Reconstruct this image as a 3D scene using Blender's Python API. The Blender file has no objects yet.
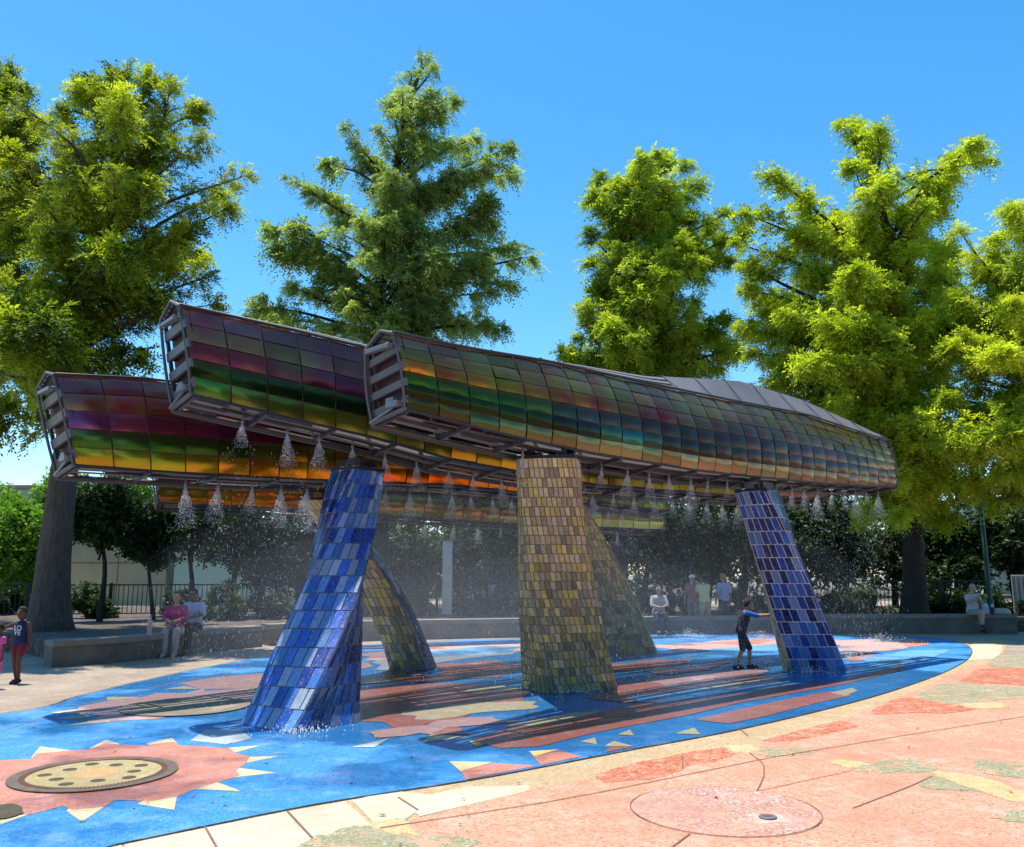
import bpy, bmesh, math, random
import numpy as np
from mathutils import Vector, Matrix, Quaternion
from mathutils.geometry import tessellate_polygon
R = math.radians
random.seed(7)
rng = np.random.default_rng(7)
sc = bpy.context.scene
COL = sc.collection

# ------------------------------------------------------------------ camera
EYE = 1.6; FPX = 852.0; CX, CY = 512.0, 423.5
TH = math.atan((575 - CY) / FPX)
cs, sn = math.cos(TH), math.sin(TH)
cam = bpy.data.cameras.new("camera"); camo = bpy.data.objects.new("camera", cam); COL.objects.link(camo)
camo.location = (0, 0, EYE); camo.rotation_euler = (R(90) + TH, 0, 0)
cam.sensor_width = 36; cam.lens = FPX / 1024 * 36; cam.clip_end = 6000; cam.clip_start = 0.05
sc.camera = camo

def ray(px, py):
    dx = (px - CX) / FPX; dy = (CY - py) / FPX
    return Vector((dx, cs - dy * sn, sn + dy * cs))
def at(px, py, Y):
    d = ray(px, py); d = d * (Y / d.y)
    return Vector((d.x, d.y, EYE + d.z))
def G(px, py, z=0.0):
    d = ray(px, py); t = (z - EYE) / d.z
    return Vector((d.x * t, d.y * t, z))

# ------------------------------------------------------------------ world + sun
SUNV = Vector((-0.20, 0.15, 1.0)).normalized()
EL = math.asin(SUNV.z); AZ = math.atan2(SUNV.x, SUNV.y)
w = bpy.data.worlds.new("World"); sc.world = w; w.use_nodes = True
nt = w.node_tree; nt.nodes.clear()
out = nt.nodes.new('ShaderNodeOutputWorld'); bg = nt.nodes.new('ShaderNodeBackground')
sky = nt.nodes.new('ShaderNodeTexSky'); sky.sky_type = 'NISHITA'; sky.sun_disc = False
sky.sun_elevation = EL; sky.sun_rotation = AZ; sky.altitude = 0; sky.air_density = 1.0; sky.dust_density = 0.3; sky.ozone_density = 2.5
hs = nt.nodes.new('ShaderNodeHueSaturation'); hs.inputs['Saturation'].default_value = 1.35; hs.inputs['Hue'].default_value = 0.492
bg.inputs['Strength'].default_value = 0.15
nt.links.new(sky.outputs[0], hs.inputs['Color']); nt.links.new(hs.outputs[0], bg.inputs['Color']); nt.links.new(bg.outputs[0], out.inputs['Surface'])
sl = bpy.data.lights.new("sun", 'SUN'); sl.energy = 4.4; sl.angle = R(0.55); sl.color = (1.0, 0.95, 0.86)
so = bpy.data.objects.new("sun", sl); COL.objects.link(so); so.rotation_euler = (-SUNV).to_track_quat('-Z', 'Y').to_euler()
so.location = (0, 0, 30)
sc.view_settings.view_transform = 'Standard'; sc.view_settings.look = 'None'
sc.view_settings.gamma = 1; sc.view_settings.use_curve_mapping = False; sc.view_settings.exposure = 0.68
sc.render.engine = 'CYCLES'
sc.cycles.max_bounces = 8; sc.cycles.diffuse_bounces = 3; sc.cycles.glossy_bounces = 3; sc.cycles.transparent_max_bounces = 8
sc.cycles.volume_bounces = 1; sc.cycles.use_denoising = True; sc.cycles.sample_clamp_indirect = 6

# ------------------------------------------------------------------ materials
def lin(c):
    def f(v):
        v /= 255.0
        return v / 12.92 if v <= 0.04045 else ((v + 0.055) / 1.055) ** 2.4
    return tuple(f(v) for v in c)
def col4(c): return (c[0], c[1], c[2], 1.0)
class NT:
    def __init__(s, name):
        s.m = bpy.data.materials.new(name); s.m.use_nodes = True; s.t = s.m.node_tree; s.t.nodes.clear()
        s.o = s.t.nodes.new('ShaderNodeOutputMaterial')
    def n(s, typ, **kw):
        nd = s.t.nodes.new(typ)
        for k, v in kw.items():
            if k.startswith('i_'):
                k = k[2:]; k = int(k) if k.isdigit() else k.replace('_', ' ')
                nd.inputs[k].default_value = v
            else: setattr(nd, k, v)
        return nd
    def l(s, a, b): s.t.links.new(a, b)
    def mix(s, fac, a, b, blend='MIX'):
        nd = s.t.nodes.new('ShaderNodeMix'); nd.data_type = 'RGBA'; nd.blend_type = blend
        for idx, v in ((0, fac), (6, a), (7, b)):
            if hasattr(v, 'links') or hasattr(v, 'is_linked'): s.l(v, nd.inputs[idx])
            elif idx == 0: nd.inputs[0].default_value = v
            else: nd.inputs[idx].default_value = col4(v)
        return nd.outputs[2]
    def noise(s, vec, scale, detail=4, rough=0.6):
        nd = s.n('ShaderNodeTexNoise'); nd.inputs['Scale'].default_value = scale; nd.inputs['Detail'].default_value = detail
        nd.inputs['Roughness'].default_value = rough; s.l(vec, nd.inputs['Vector']); return nd.outputs['Fac']
    def ramp(s, v, p0, p1, c0=(0, 0, 0), c1=(1, 1, 1)):
        nd = s.n('ShaderNodeValToRGB'); e = nd.color_ramp.elements
        e[0].position = p0; e[1].position = p1; e[0].color = col4(c0); e[1].color = col4(c1); s.l(v, nd.inputs[0]); return nd.outputs[0]
    def bsdf(s, color, rough=0.6, metal=0.0, spec=0.5, bump=None, bstr=0.3, bdist=0.01, **kw):
        b = s.n('ShaderNodeBsdfPrincipled')
        for nm, v in (('Base Color', color), ('Roughness', rough), ('Metallic', metal), ('Specular IOR Level', spec)):
            if hasattr(v, 'is_linked'): s.l(v, b.inputs[nm])
            else: b.inputs[nm].default_value = col4(v) if nm == 'Base Color' else v
        for k, v in kw.items(): b.inputs[k.replace('_', ' ')].default_value = v
        if bump is not None:
            bp = s.n('ShaderNodeBump'); bp.inputs['Strength'].default_value = bstr; bp.inputs['Distance'].default_value = bdist
            s.l(bump, bp.inputs['Height']); s.l(bp.outputs[0], b.inputs['Normal'])
        s.l(b.outputs[0], s.o.inputs['Surface']); return b

def m_plain(name, c, rough=0.6, metal=0.0, var=0.25, scale=6.0, bump=0.15):
    a = NT(name); tc = a.n('ShaderNodeTexCoord').outputs['Object']
    nz = a.noise(tc, scale, 5); c0 = tuple(x * (1 - var) for x in c); c1 = tuple(min(1, x * (1 + var)) for x in c)
    cc = a.ramp(nz, 0.3, 0.7, c0, c1)
    a.bsdf(cc, rough, metal, bump=a.noise(tc, scale * 8, 3), bstr=bump, bdist=0.01)
    return a.m

def m_ground(name, c, speck=0.35, light=0.25, stain=0.25, wet_shade=0.0, rough=0.85, gs=90.0, wear=None):
    """aggregate / rubber crumb surface: grains, stains, optional wet patches, with canopy shade painted in round the sprays"""
    a = NT(name); tc = a.n('ShaderNodeTexCoord').outputs['Object']
    vo = a.n('ShaderNodeTexVoronoi'); vo.inputs['Scale'].default_value = gs; a.l(tc, vo.inputs['Vector'])
    sep = a.n('ShaderNodeSeparateColor'); a.l(vo.outputs['Color'], sep.inputs[0])
    g = sep.outputs[0]
    dark = tuple(x * (1 - speck) for x in c); lite = tuple(min(1, x * (1 - light) + light * 0.85) for x in c)
    cc = a.mix(a.ramp(g, 0.05, 0.5), dark, c)
    cc = a.mix(a.ramp(sep.outputs[1], 0.70, 0.95), cc, lite)
    st = a.noise(tc, 0.9, 6, 0.65)
    cc = a.mix(a.ramp(st, 0.42, 0.72), cc, tuple(x * (1 - stain) for x in c))
    st2 = a.noise(tc, 3.1, 6, 0.7)
    cc = a.mix(a.ramp(st2, 0.52, 0.78), cc, tuple(min(1, x * (1 - 0.25) + 0.25 * 0.7) for x in c))
    if wear:
        cc = a.mix(a.ramp(a.noise(tc, 4.5, 9, 0.78), 0.53, 0.585), cc, wear)
    fine = a.noise(tc, 14.0, 8, 0.75)
    cc = a.mix(a.ramp(fine, 0.50, 0.78), cc, tuple(x * 0.72 for x in c))
    rg = rough
    if wet_shade:
        wn = a.noise(tc, 0.55, 5, 0.6)
        mpw = a.n('ShaderNodeMapping'); mpw.inputs['Location'].default_value = (-0.10, -2.05, 0); mpw.inputs['Scale'].default_value = (0.135, 0.155, 0.0); a.l(tc, mpw.inputs['Vector'])
        ln_ = a.n('ShaderNodeVectorMath', operation='LENGTH'); a.l(mpw.outputs[0], ln_.inputs[0])
        rd_ = a.n('ShaderNodeMapRange'); a.l(ln_.outputs['Value'], rd_.inputs[0]); rd_.inputs[1].default_value = 0.55; rd_.inputs[2].default_value = 1.1; rd_.inputs[3].default_value = 0.22; rd_.inputs[4].default_value = -0.06
        ad_ = a.n('ShaderNodeMath', operation='ADD'); a.l(wn, ad_.inputs[0]); a.l(rd_.outputs[0], ad_.inputs[1])
        wf = a.ramp(ad_.outputs[0], 0.46, 0.58)
        mul = a.n('ShaderNodeMath', operation='MULTIPLY'); a.l(wf, mul.inputs[0]); mul.inputs[1].default_value = wet_shade
        cc = a.mix(mul.outputs[0], cc, (0.60, 0.58, 0.62), 'MULTIPLY')  # wet darkening doubles as painted shade over the central pad
        rr = a.n('ShaderNodeMapRange'); a.l(mul.outputs[0], rr.inputs[0]); rr.inputs[3].default_value = rough; rr.inputs[4].default_value = 0.13
        rg = rr.outputs[0]
    a.bsdf(cc, rg, bump=a.noise(tc, gs * 1.2, 2), bstr=0.35, bdist=0.006)
    return a.m

def m_attr(name, rough=0.3, metal=0.0, attr='tint', var=0.15, coat=0.0, spec=0.5, bstr=0.1, scale=25.0):
    a = NT(name); tc = a.n('ShaderNodeTexCoord').outputs['Object']
    at_ = a.n('ShaderNodeVertexColor', layer_name=attr)
    nz = a.noise(tc, scale, 4)
    v = a.ramp(nz, 0.3, 0.7, (1 - var,) * 3, (1, 1, 1))
    cc = a.mix(1.0, at_.outputs['Color'], v, 'MULTIPLY')
    mp_ = a.n('ShaderNodeMapping'); mp_.inputs['Scale'].default_value = (7, 7, 1.1); a.l(tc, mp_.inputs['Vector'])
    sk_ = a.noise(mp_.outputs[0], 2.0, 6, 0.7); cc = a.mix(a.ramp(sk_, 0.58, 0.86), cc, (0.34, 0.38, 0.44))
    sp_ = a.noise(tc, 70.0, 2, 0.5); cc = a.mix(a.ramp(sp_, 0.62, 0.74), cc, (0.5, 0.53, 0.56))
    rgh = a.n('ShaderNodeMapRange'); a.l(a.noise(tc, 4.0, 4), rgh.inputs[0]); rgh.inputs[1].default_value = 0.3; rgh.inputs[2].default_value = 0.7; rgh.inputs[3].default_value = rough * 0.6; rgh.inputs[4].default_value = min(1, rough * 1.9)
    b = a.bsdf(cc, rgh.outputs[0], metal, spec=spec, bump=nz, bstr=bstr, bdist=0.01)
    if coat: b.inputs['Coat Weight'].default_value = coat; b.inputs['Coat Roughness'].default_value = 0.08
    return a.m

def m_leaf(name, c0, c1, trans=0.45, tint=(1.05, 1.15, 0.6)):
    a = NT(name); tc = a.n('ShaderNodeTexCoord').outputs['Object']
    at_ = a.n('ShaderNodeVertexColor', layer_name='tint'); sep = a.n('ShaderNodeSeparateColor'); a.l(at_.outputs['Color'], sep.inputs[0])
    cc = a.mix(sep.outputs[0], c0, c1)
    d = a.n('ShaderNodeBsdfPrincipled'); d.inputs['Roughness'].default_value = 0.55; d.inputs['Specular IOR Level'].default_value = 0.3
    t = a.n('ShaderNodeBsdfTranslucent'); a.l(cc, d.inputs['Base Color'])
    tcx = a.mix(1.0, cc, tint, 'MULTIPLY'); a.l(tcx, t.inputs['Color'])
    mx = a.n('ShaderNodeMixShader'); mx.inputs[0].default_value = trans
    a.l(d.outputs[0], mx.inputs[1]); a.l(t.outputs[0], mx.inputs[2]); a.l(mx.outputs[0], a.o.inputs['Surface'])
    return a.m

def m_bark(name, c):
    a = NT(name); tc = a.n('ShaderNodeTexCoord').outputs['Object']
    mp = a.n('ShaderNodeMapping'); mp.inputs['Scale'].default_value = (9, 9, 1.2); a.l(tc, mp.inputs['Vector'])
    nz = a.noise(mp.outputs[0], 2.2, 6, 0.7)
    cc = a.ramp(nz, 0.32, 0.68, tuple(x * 0.45 for x in c), tuple(x * 1.4 for x in c))
    a.bsdf(cc, 0.9, bump=nz, bstr=0.9, bdist=0.05); return a.m

M = {}
M['blue'] = m_ground('pad_blue', (0.012, 0.225, 0.56), 0.45, 0.14, 0.22, 0.85, 0.7)
M['salmon'] = m_ground('pad_salmon', (0.52, 0.185, 0.115), 0.35, 0.2, 0.22, 0.85, 0.75, wear=(0.360, 0.191, 0.204))
M['shaded_red'] = m_ground('pad_shaded_red', (0.44, 0.145, 0.095), 0.4, 0.15, 0.25, 0.85, 0.7, wear=(0.311, 0.166, 0.192))  # red patches, and salmon with the canopy shade painted into it
M['pink'] = m_ground('pad_pink', (0.58, 0.33, 0.28), 0.3, 0.2, 0.2, 0.85, 0.75, wear=(0.398, 0.281, 0.307))
M['cream'] = m_ground('pad_cream', (0.62, 0.52, 0.27), 0.3, 0.2, 0.2, 0.85, 0.75, wear=(0.422, 0.398, 0.300))
M['white'] = m_ground('pad_white', (0.40, 0.45, 0.48), 0.3, 0.2, 0.2, 0.85, 0.7)
M['yellow'] = m_ground('pad_yellow', (0.60, 0.42, 0.10), 0.35, 0.15, 0.2, 0.2, 0.75)
M['skyblue'] = m_ground('pad_skyblue', (0.10, 0.34, 0.60), 0.3, 0.2, 0.2, 0.85, 0.7)
M['navyline'] = m_ground('rubber_edge', (0.012, 0.02, 0.035), 0.4, 0.05, 0.2)
M['tan'] = m_ground('aggregate_tan', (0.46, 0.315, 0.155), 0.45, 0.25, 0.25, gs=70)
M['stone'] = m_ground('cream_stone', (0.57, 0.475, 0.325), 0.25, 0.15, 0.35, gs=90)
M['plaza'] = m_ground('plaza_salmon', (0.60, 0.275, 0.165), 0.50, 0.14, 0.36, gs=62)
M['plaza2'] = m_ground('plaza_beige', (0.35, 0.262, 0.185), 0.3, 0.2, 0.4, gs=80)
M['far'] = m_ground('far_ground', (0.19, 0.17, 0.11), 0.3, 0.1, 0.35, gs=20)
M['orange'] = m_ground('aggregate_orange', (0.50, 0.14, 0.06), 0.65, 0.18, 0.3, gs=45, wear=(0.58, 0.275, 0.17))
M['sage'] = m_ground('aggregate_sage', (0.29, 0.265, 0.135), 0.55, 0.3, 0.25, gs=75, wear=(0.58, 0.275, 0.17))
M['lemon'] = m_ground('aggregate_lemon', (0.56, 0.40, 0.17), 0.55, 0.3, 0.2, gs=75, wear=(0.58, 0.275, 0.17))
M['purple'] = m_ground('aggregate_mauve', (0.48, 0.235, 0.165), 0.5, 0.4, 0.2, gs=60, wear=(0.58, 0.275, 0.17))
M['pale'] = m_ground('aggregate_pale', (0.50, 0.36, 0.28), 0.35, 0.4, 0.2, gs=60, wear=(0.58, 0.275, 0.17))
M['joint'] = m_plain('joint_dark', (0.20, 0.10, 0.065), 0.9)
M['mulch'] = m_ground('mulch', (0.095, 0.065, 0.042), 0.6, 0.12, 0.5, gs=18, rough=0.95)
M['concrete'] = m_plain('wall_concrete', (0.16, 0.135, 0.108), 0.85, 0, 0.3, 2.5, 0.3)
M['coping'] = m_plain('coping_concrete', (0.235, 0.20, 0.16), 0.8, 0, 0.2, 3.0, 0.25)
M['steel'] = m_plain('grey_aluminium', (0.25, 0.235, 0.225), 0.45, 0.5, 0.12, 3)
M['slat'] = m_plain('pale_grey_slat', (0.24, 0.215, 0.20), 0.5, 0.3, 0.12, 3)
M['louvre'] = m_plain('grey_louvre', (0.135, 0.122, 0.118), 0.5, 0.3, 0.15, 3)
M['darksteel'] = m_plain('dark_steel', (0.045, 0.042, 0.045), 0.5, 0.6, 0.2, 5)
M['roof'] = m_plain('roof_sheet', (0.21, 0.19, 0.19), 0.45, 0.25, 0.18, 1.2, 0.05)
M['inner'] = m_plain('inner_liner', (0.05, 0.015, 0.015), 0.6, 0.0, 0.3, 3)
M['grout'] = m_plain('mosaic_grout', (0.20, 0.19, 0.165), 0.8)
M['lightgrout'] = m_plain('mosaic_grout_light', (0.68, 0.70, 0.72), 0.7)
M['tile'] = m_attr('glazed_tile', 0.25, 0.0, var=0.35, coat=0.10, bstr=0.12)
M['goldtile'] = m_attr('gold_tile', 0.35, 0.0, var=0.35, bstr=0.15)
def m_film():
    """dichroic film: colour banding per tile, dark mirrored rows painted in, coloured metallic reflection"""
    a = NT('dichroic_panel'); tc = a.n('ShaderNodeTexCoord').outputs['Object']
    at_ = a.n('ShaderNodeVertexColor', layer_name='tint')
    nz = a.noise(tc, 1.7, 3)
    h = a.n('ShaderNodeHueSaturation'); mr = a.n('ShaderNodeMapRange'); a.l(nz, mr.inputs[0])
    mr.inputs[1].default_value = 0.3; mr.inputs[2].default_value = 0.7; mr.inputs[3].default_value = 0.47; mr.inputs[4].default_value = 0.53
    a.l(mr.outputs[0], h.inputs['Hue']); a.l(at_.outputs['Color'], h.inputs['Color'])
    a.bsdf(h.outputs[0], 0.20, 0.80, spec=0.4, bump=a.noise(tc, 2.2, 2), bstr=0.12, bdist=0.05)
    return a.m
M['film'] = m_film()
M['bark'] = m_bark('bark_brown', (0.10, 0.078, 0.060))
M['barkdark'] = m_bark('bark_dark', (0.030, 0.024, 0.019))
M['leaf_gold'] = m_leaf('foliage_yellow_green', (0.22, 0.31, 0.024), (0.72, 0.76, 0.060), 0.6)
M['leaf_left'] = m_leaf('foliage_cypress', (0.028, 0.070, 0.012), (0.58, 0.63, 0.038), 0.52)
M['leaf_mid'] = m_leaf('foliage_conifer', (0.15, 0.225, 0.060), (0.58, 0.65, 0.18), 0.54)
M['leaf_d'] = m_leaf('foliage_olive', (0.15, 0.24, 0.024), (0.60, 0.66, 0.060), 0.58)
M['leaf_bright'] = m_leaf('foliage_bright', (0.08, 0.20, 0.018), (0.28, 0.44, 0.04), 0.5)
M['leaf_dark'] = m_leaf('foliage_dark', (0.014, 0.032, 0.009), (0.045, 0.085, 0.018), 0.3)
M['leaf_shrub'] = m_leaf('foliage_shrub', (0.018, 0.042, 0.011), (0.07, 0.125, 0.026), 0.32)
M['iron'] = m_plain('black_iron', (0.02, 0.021, 0.022), 0.5, 0.3, 0.2, 8)
M['greenpaint'] = m_plain('green_paint', (0.015, 0.07, 0.045), 0.5, 0, 0.2, 8)
M['creamwall'] = m_plain('cream_render', (0.50, 0.44, 0.29), 0.85, 0, 0.12, 1.2)
M['mint'] = m_plain('pale_mint_render', (0.62, 0.74, 0.58), 0.8, 0, 0.08, 1.0)
M['greywall'] = m_plain('grey_render', (0.34, 0.36, 0.37), 0.8, 0, 0.15, 1.0)
M['glass'] = m_plain('window_glass', (0.03, 0.04, 0.045), 0.1, 0.0, 0.1, 1)
M['postc'] = m_plain('pale_post', (0.50, 0.50, 0.49), 0.8, 0, 0.15, 3)
def m_water(name, alpha):
    a = NT(name)
    d = a.n('ShaderNodeBsdfPrincipled'); d.inputs['Base Color'].default_value = (0.88, 0.91, 0.93, 1); d.inputs['Roughness'].default_value = 0.15
    d.inputs['Specular IOR Level'].default_value = 0.6
    t = a.n('ShaderNodeBsdfTranslucent'); t.inputs['Color'].default_value = (0.9, 0.93, 0.95, 1)
    tr = a.n('ShaderNodeBsdfTransparent')
    m1 = a.n('ShaderNodeMixShader'); m1.inputs[0].default_value = 0.5; a.l(d.outputs[0], m1.inputs[1]); a.l(t.outputs[0], m1.inputs[2])
    m2 = a.n('ShaderNodeMixShader'); m2.inputs[0].default_value = alpha; a.l(tr.outputs[0], m2.inputs[1]); a.l(m1.outputs[0], m2.inputs[2])
    a.l(m2.outputs[0], a.o.inputs['Surface']); return a.m
M['drop'] = m_water('water_droplets', 0.75)
M['rain'] = m_water('water_rain', 0.55)

# ------------------------------------------------------------------ object helpers
def tag(o, label=None, cat=None, group=None, kind=None):
    if label: o['label'] = label
    if cat: o['category'] = cat
    if group: o['group'] = group
    if kind: o['kind'] = kind
    return o
def empty(name, loc=(0, 0, 0), rz=0.0, label=None, cat=None, group=None):
    o = bpy.data.objects.new(name, None); COL.objects.link(o); o.location = loc; o.rotation_euler = (0, 0, rz)
    o.empty_display_size = 0.2
    return tag(o, label, cat, group)
def link(name, me, mats, parent=None):
    o = bpy.data.objects.new(name, me)
    if not isinstance(mats, (list, tuple)): mats = [mats]
    for m in mats:
        if m.name not in me.materials: me.materials.append(m)
    COL.objects.link(o)
    if parent: o.parent = parent
    return o
def copy_tree(o, parent=None):
    c = o.copy(); COL.objects.link(c)
    if parent: c.parent = parent
    for ch in list(o.children): copy_tree(ch, c)
    return c
def np_mesh(name, verts, faces_flat, per, tint=None, smooth=False):
    """verts (n,3); faces_flat flat index array with `per` corners per face; tint (nverts,4)"""
    me = bpy.data.meshes.new(name); nv = len(verts); nf = len(faces_flat) // per
    me.vertices.add(nv); me.vertices.foreach_set('co', np.ascontiguousarray(verts, dtype=np.float32).ravel())
    me.loops.add(nf * per); me.loops.foreach_set('vertex_index', np.ascontiguousarray(faces_flat, dtype=np.int32))
    me.polygons.add(nf); me.polygons.foreach_set('loop_start', np.arange(nf, dtype=np.int32) * per)
    if smooth: me.polygons.foreach_set('use_smooth', np.ones(nf, dtype=bool))
    if tint is not None:
        ca = me.color_attributes.new('tint', 'FLOAT_COLOR', 'POINT'); ca.data.foreach_set('color', np.ascontiguousarray(tint, dtype=np.float32).ravel())
    me.update(calc_edges=True); return me

class MB:
    """collects faces for ONE mesh object"""
    def __init__(s): s.v = []; s.f = []; s.mi = []; s.c = []; s.sm = []
    def face(s, pts, mi=0, c=None, smooth=False):
        b = len(s.v); s.v += [tuple(p) for p in pts]; s.f.append(tuple(range(b, b + len(pts)))); s.mi.append(mi)
        s.c += [c or (1, 1, 1, 1)] * len(pts); s.sm.append(smooth)
    def grid(s, rows, mi=0, closed=False, smooth=True, c=None):
        b = len(s.v); n = len(rows[0])
        for r in rows: s.v += [tuple(p) for p in r]; s.c += [c or (1, 1, 1, 1)] * n
        for i in range(len(rows) - 1):
            for j in range(n if closed else n - 1):
                k = (j + 1) % n
                s.f.append((b + i * n + j, b + i * n + k, b + (i + 1) * n + k, b + (i + 1) * n + j)); s.mi.append(mi); s.sm.append(smooth)
    def box(s, c, h, ax=None, mi=0, bev=0.0):
        """centre, half sizes, optional axes (3 vectors); chamfered edges when bev>0"""
        c = Vector(c); ax = ax or (Vector((1, 0, 0)), Vector((0, 1, 0)), Vector((0, 0, 1)))
        b = min(bev, min(h) * 0.45)
        if b <= 0:
            P = [c + ax[0] * h[0] * x + ax[1] * h[1] * y + ax[2] * h[2] * z for x in (-1, 1) for y in (-1, 1) for z in (-1, 1)]
            for q in ((0, 1, 3, 2), (4, 6, 7, 5), (0, 4, 5, 1), (2, 3, 7, 6), (0, 2, 6, 4), (1, 5, 7, 3)): s.face([P[i] for i in q], mi)
            return
        bm = bmesh.new(); bmesh.ops.create_cube(bm, size=2)
        for v in bm.verts: v.co = Vector((v.co.x * h[0], v.co.y * h[1], v.co.z * h[2]))
        bmesh.ops.bevel(bm, geom=list(bm.edges), offset=b, segments=1, affect='EDGES')
        for f in bm.faces: s.face([c + ax[0] * v.co.x + ax[1] * v.co.y + ax[2] * v.co.z for v in f.verts], mi)
        bm.free()
    def bar(s, p, q, hw, hh, up=Vector((0, 0, 1)), mi=0):
        p, q = Vector(p), Vector(q); d = (q - p); L = d.length; d.normalize()
        sd = d.cross(up)
        if sd.length < 1e-4: sd = d.cross(Vector((1, 0, 0)))
        sd.normalize(); u = sd.cross(d); s.box((p + q) / 2, (L / 2, hw, hh), (d, sd, u), mi)
    def tube(s, pts, rad, seg=8, wide=1.0, side=None, caps=True, mi=0, c=None):
        pts = [Vector(p) for p in pts]; n = len(pts)
        if not isinstance(rad, (list, tuple)): rad = [rad] * n
        rows = []
        tang = []
        for i in range(n):
            t = (pts[min(i + 1, n - 1)] - pts[max(i - 1, 0)])
            tang.append(t.normalized() if t.length > 1e-6 else Vector((0, 0, 1)))
        sd = Vector(side) if side else (Vector((1, 0, 0)) if abs(tang[0].x) < 0.8 else Vector((0, 1, 0)))
        def ring(p, t, r):
            nonlocal sd
            a = sd - t * sd.dot(t)
            if a.length < 1e-4: a = t.orthogonal()
            a.normalize()
            if not side: sd = a
            b = t.cross(a)
            return [p + a * (math.cos(2 * math.pi * k / seg) * r * wide) + b * (math.sin(2 * math.pi * k / seg) * r) for k in range(seg)]
        if caps:
            for f in (0.08, 0.5, 0.85): rows.append(ring(pts[0] - tang[0] * rad[0] * math.sqrt(1 - f * f), tang[0], rad[0] * f))
        for i in range(n): rows.append(ring(pts[i], tang[i], rad[i]))
        if caps:
            for f in (0.85, 0.5, 0.08): rows.append(ring(pts[-1] + tang[-1] * rad[-1] * math.sqrt(1 - f * f), tang[-1], rad[-1] * f))
        s.grid(rows, mi, closed=True, c=c)
        if caps: 
            s.face(list(reversed(rows[0])), mi, c, True); s.face(rows[-1], mi, c, True)
    def ball(s, c, r, seg=14, rings=9, mi=0):
        c = Vector(c); r = r if isinstance(r, (tuple, list)) else (r, r, r)
        rows = []
        for i in range(rings + 1):
            a = math.pi * min(max(i / rings, 0.004), 0.996)
            rows.append([c + Vector((r[0] * math.sin(a) * math.cos(2 * math.pi * k / seg), r[1] * math.sin(a) * math.sin(2 * math.pi * k / seg), -r[2] * math.cos(a))) for k in range(seg)])
        s.grid(rows, mi, closed=True)
        s.face(list(reversed(rows[0])), mi, None, True); s.face(rows[-1], mi, None, True)
    def poly(s, pts, z=None, mi=0):
        pts = [Vector((p[0], p[1], p[2] if z is None else z)) for p in pts]
        for t in tessellate_polygon([pts]):
            tri = [pts[i] for i in t]
            if (tri[1] - tri[0]).cross(tri[2] - tri[0]).z < 0: tri.reverse()
            s.face(tri, mi)
    def mesh(s, name, color=False, merge=False):
        me = bpy.data.meshes.new(name); me.from_pydata(s.v, [], s.f); me.update()
        me.polygons.foreach_set('material_index', s.mi); me.polygons.foreach_set('use_smooth', s.sm)
        if color:
            ca = me.color_attributes.new('tint', 'FLOAT_COLOR', 'POINT')
            ca.data.foreach_set('color', np.array(s.c, dtype=np.float32).ravel())
        if merge:
            bm = bmesh.new(); bm.from_mesh(me); bmesh.ops.remove_doubles(bm, verts=bm.verts, dist=1e-4)
            bmesh.ops.recalc_face_normals(bm, faces=bm.faces); bm.to_mesh(me); bm.free()
        return me
    def build(s, name, mats, parent=None, color=False, merge=False):
        me = s.mesh(name, color, merge); return link(name, me, mats, parent)

def catmull(pts, n=6, closed=False):
    P = [Vector(p) for p in pts]; N = len(P); out_ = []
    rngi = range(N if closed else N - 1)
    for i in rngi:
        p0, p1, p2, p3 = (P[(i - 1) % N], P[i], P[(i + 1) % N], P[(i + 2) % N]) if closed else (P[max(i - 1, 0)], P[i], P[i + 1], P[min(i + 2, N - 1)])
        for k in range(n):
            t = k / n
            out_.append(0.5 * ((2 * p1) + (p2 - p0) * t + (2 * p0 - 5 * p1 + 4 * p2 - p3) * t * t + (3 * p1 - p0 - 3 * p2 + p3) * t ** 3))
    if not closed: out_.append(P[-1])
    return out_

# ------------------------------------------------------------------ ground and mural
def structure(name, mb, mats, label=None):
    o = mb.build(name, mats); o['kind'] = 'structure'
    if label: o['label'] = label; 
    return o
g = MB(); g.poly([(-900, -300, 0), (900, -300, 0), (900, 3000, 0), (-900, 3000, 0)], 0.0); structure('ground', g, M['far'])
g = MB(); g.poly([(-40, -12, 0), (40, -12, 0), (40, 26, 0), (-40, 26, 0)], 0.004); structure('plaza_paving', g, M['plaza2'])

edge_low = [(60, 858), (118, 846), (205, 828), (283, 812), (350, 800), (466, 782), (542, 768), (640, 749), (720, 734), (800, 716), (870, 698), (920, 682), (950, 670)]
edge_rt = [(968, 659), (971, 650), (960, 643.5), (930, 638.5)]
edge_up = [(830, 636), (700, 634.5), (600, 636), (520, 639), (430, 642), (350, 647), (250, 660), (150, 680), (80, 697), (0, 715)]
lo_w = [G(*p) for p in edge_low]
pad_out = [Vector((-7.0, 3.9, 0)), Vector((-4.4, 4.2, 0))] + lo_w + [G(*p) for p in edge_rt] + [G(*p) for p in edge_up] + [Vector((-8.6, 8.0, 0)), Vector((-9.0, 5.6, 0))]
pad_s = catmull(pad_out, 5, True)
g = MB(); g.poly(pad_s, 0.012); structure('splash_pad', g, M['blue'])
# rubber joint all round the pad
g = MB()
n = len(pad_s)
cen = sum(pad_s, Vector()) / n
for i in range(n):
    a, b = pad_s[i], pad_s[(i + 1) % n]
    na = (a - cen).normalized() * 0.035; nb = (b - cen).normalized() * 0.035
    q = [a, b, b + nb, a + na]
    g.face([Vector((p.x, p.y, 0.016)) for p in reversed(q)])
structure('pad_joint', g, M['navyline'])
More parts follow.
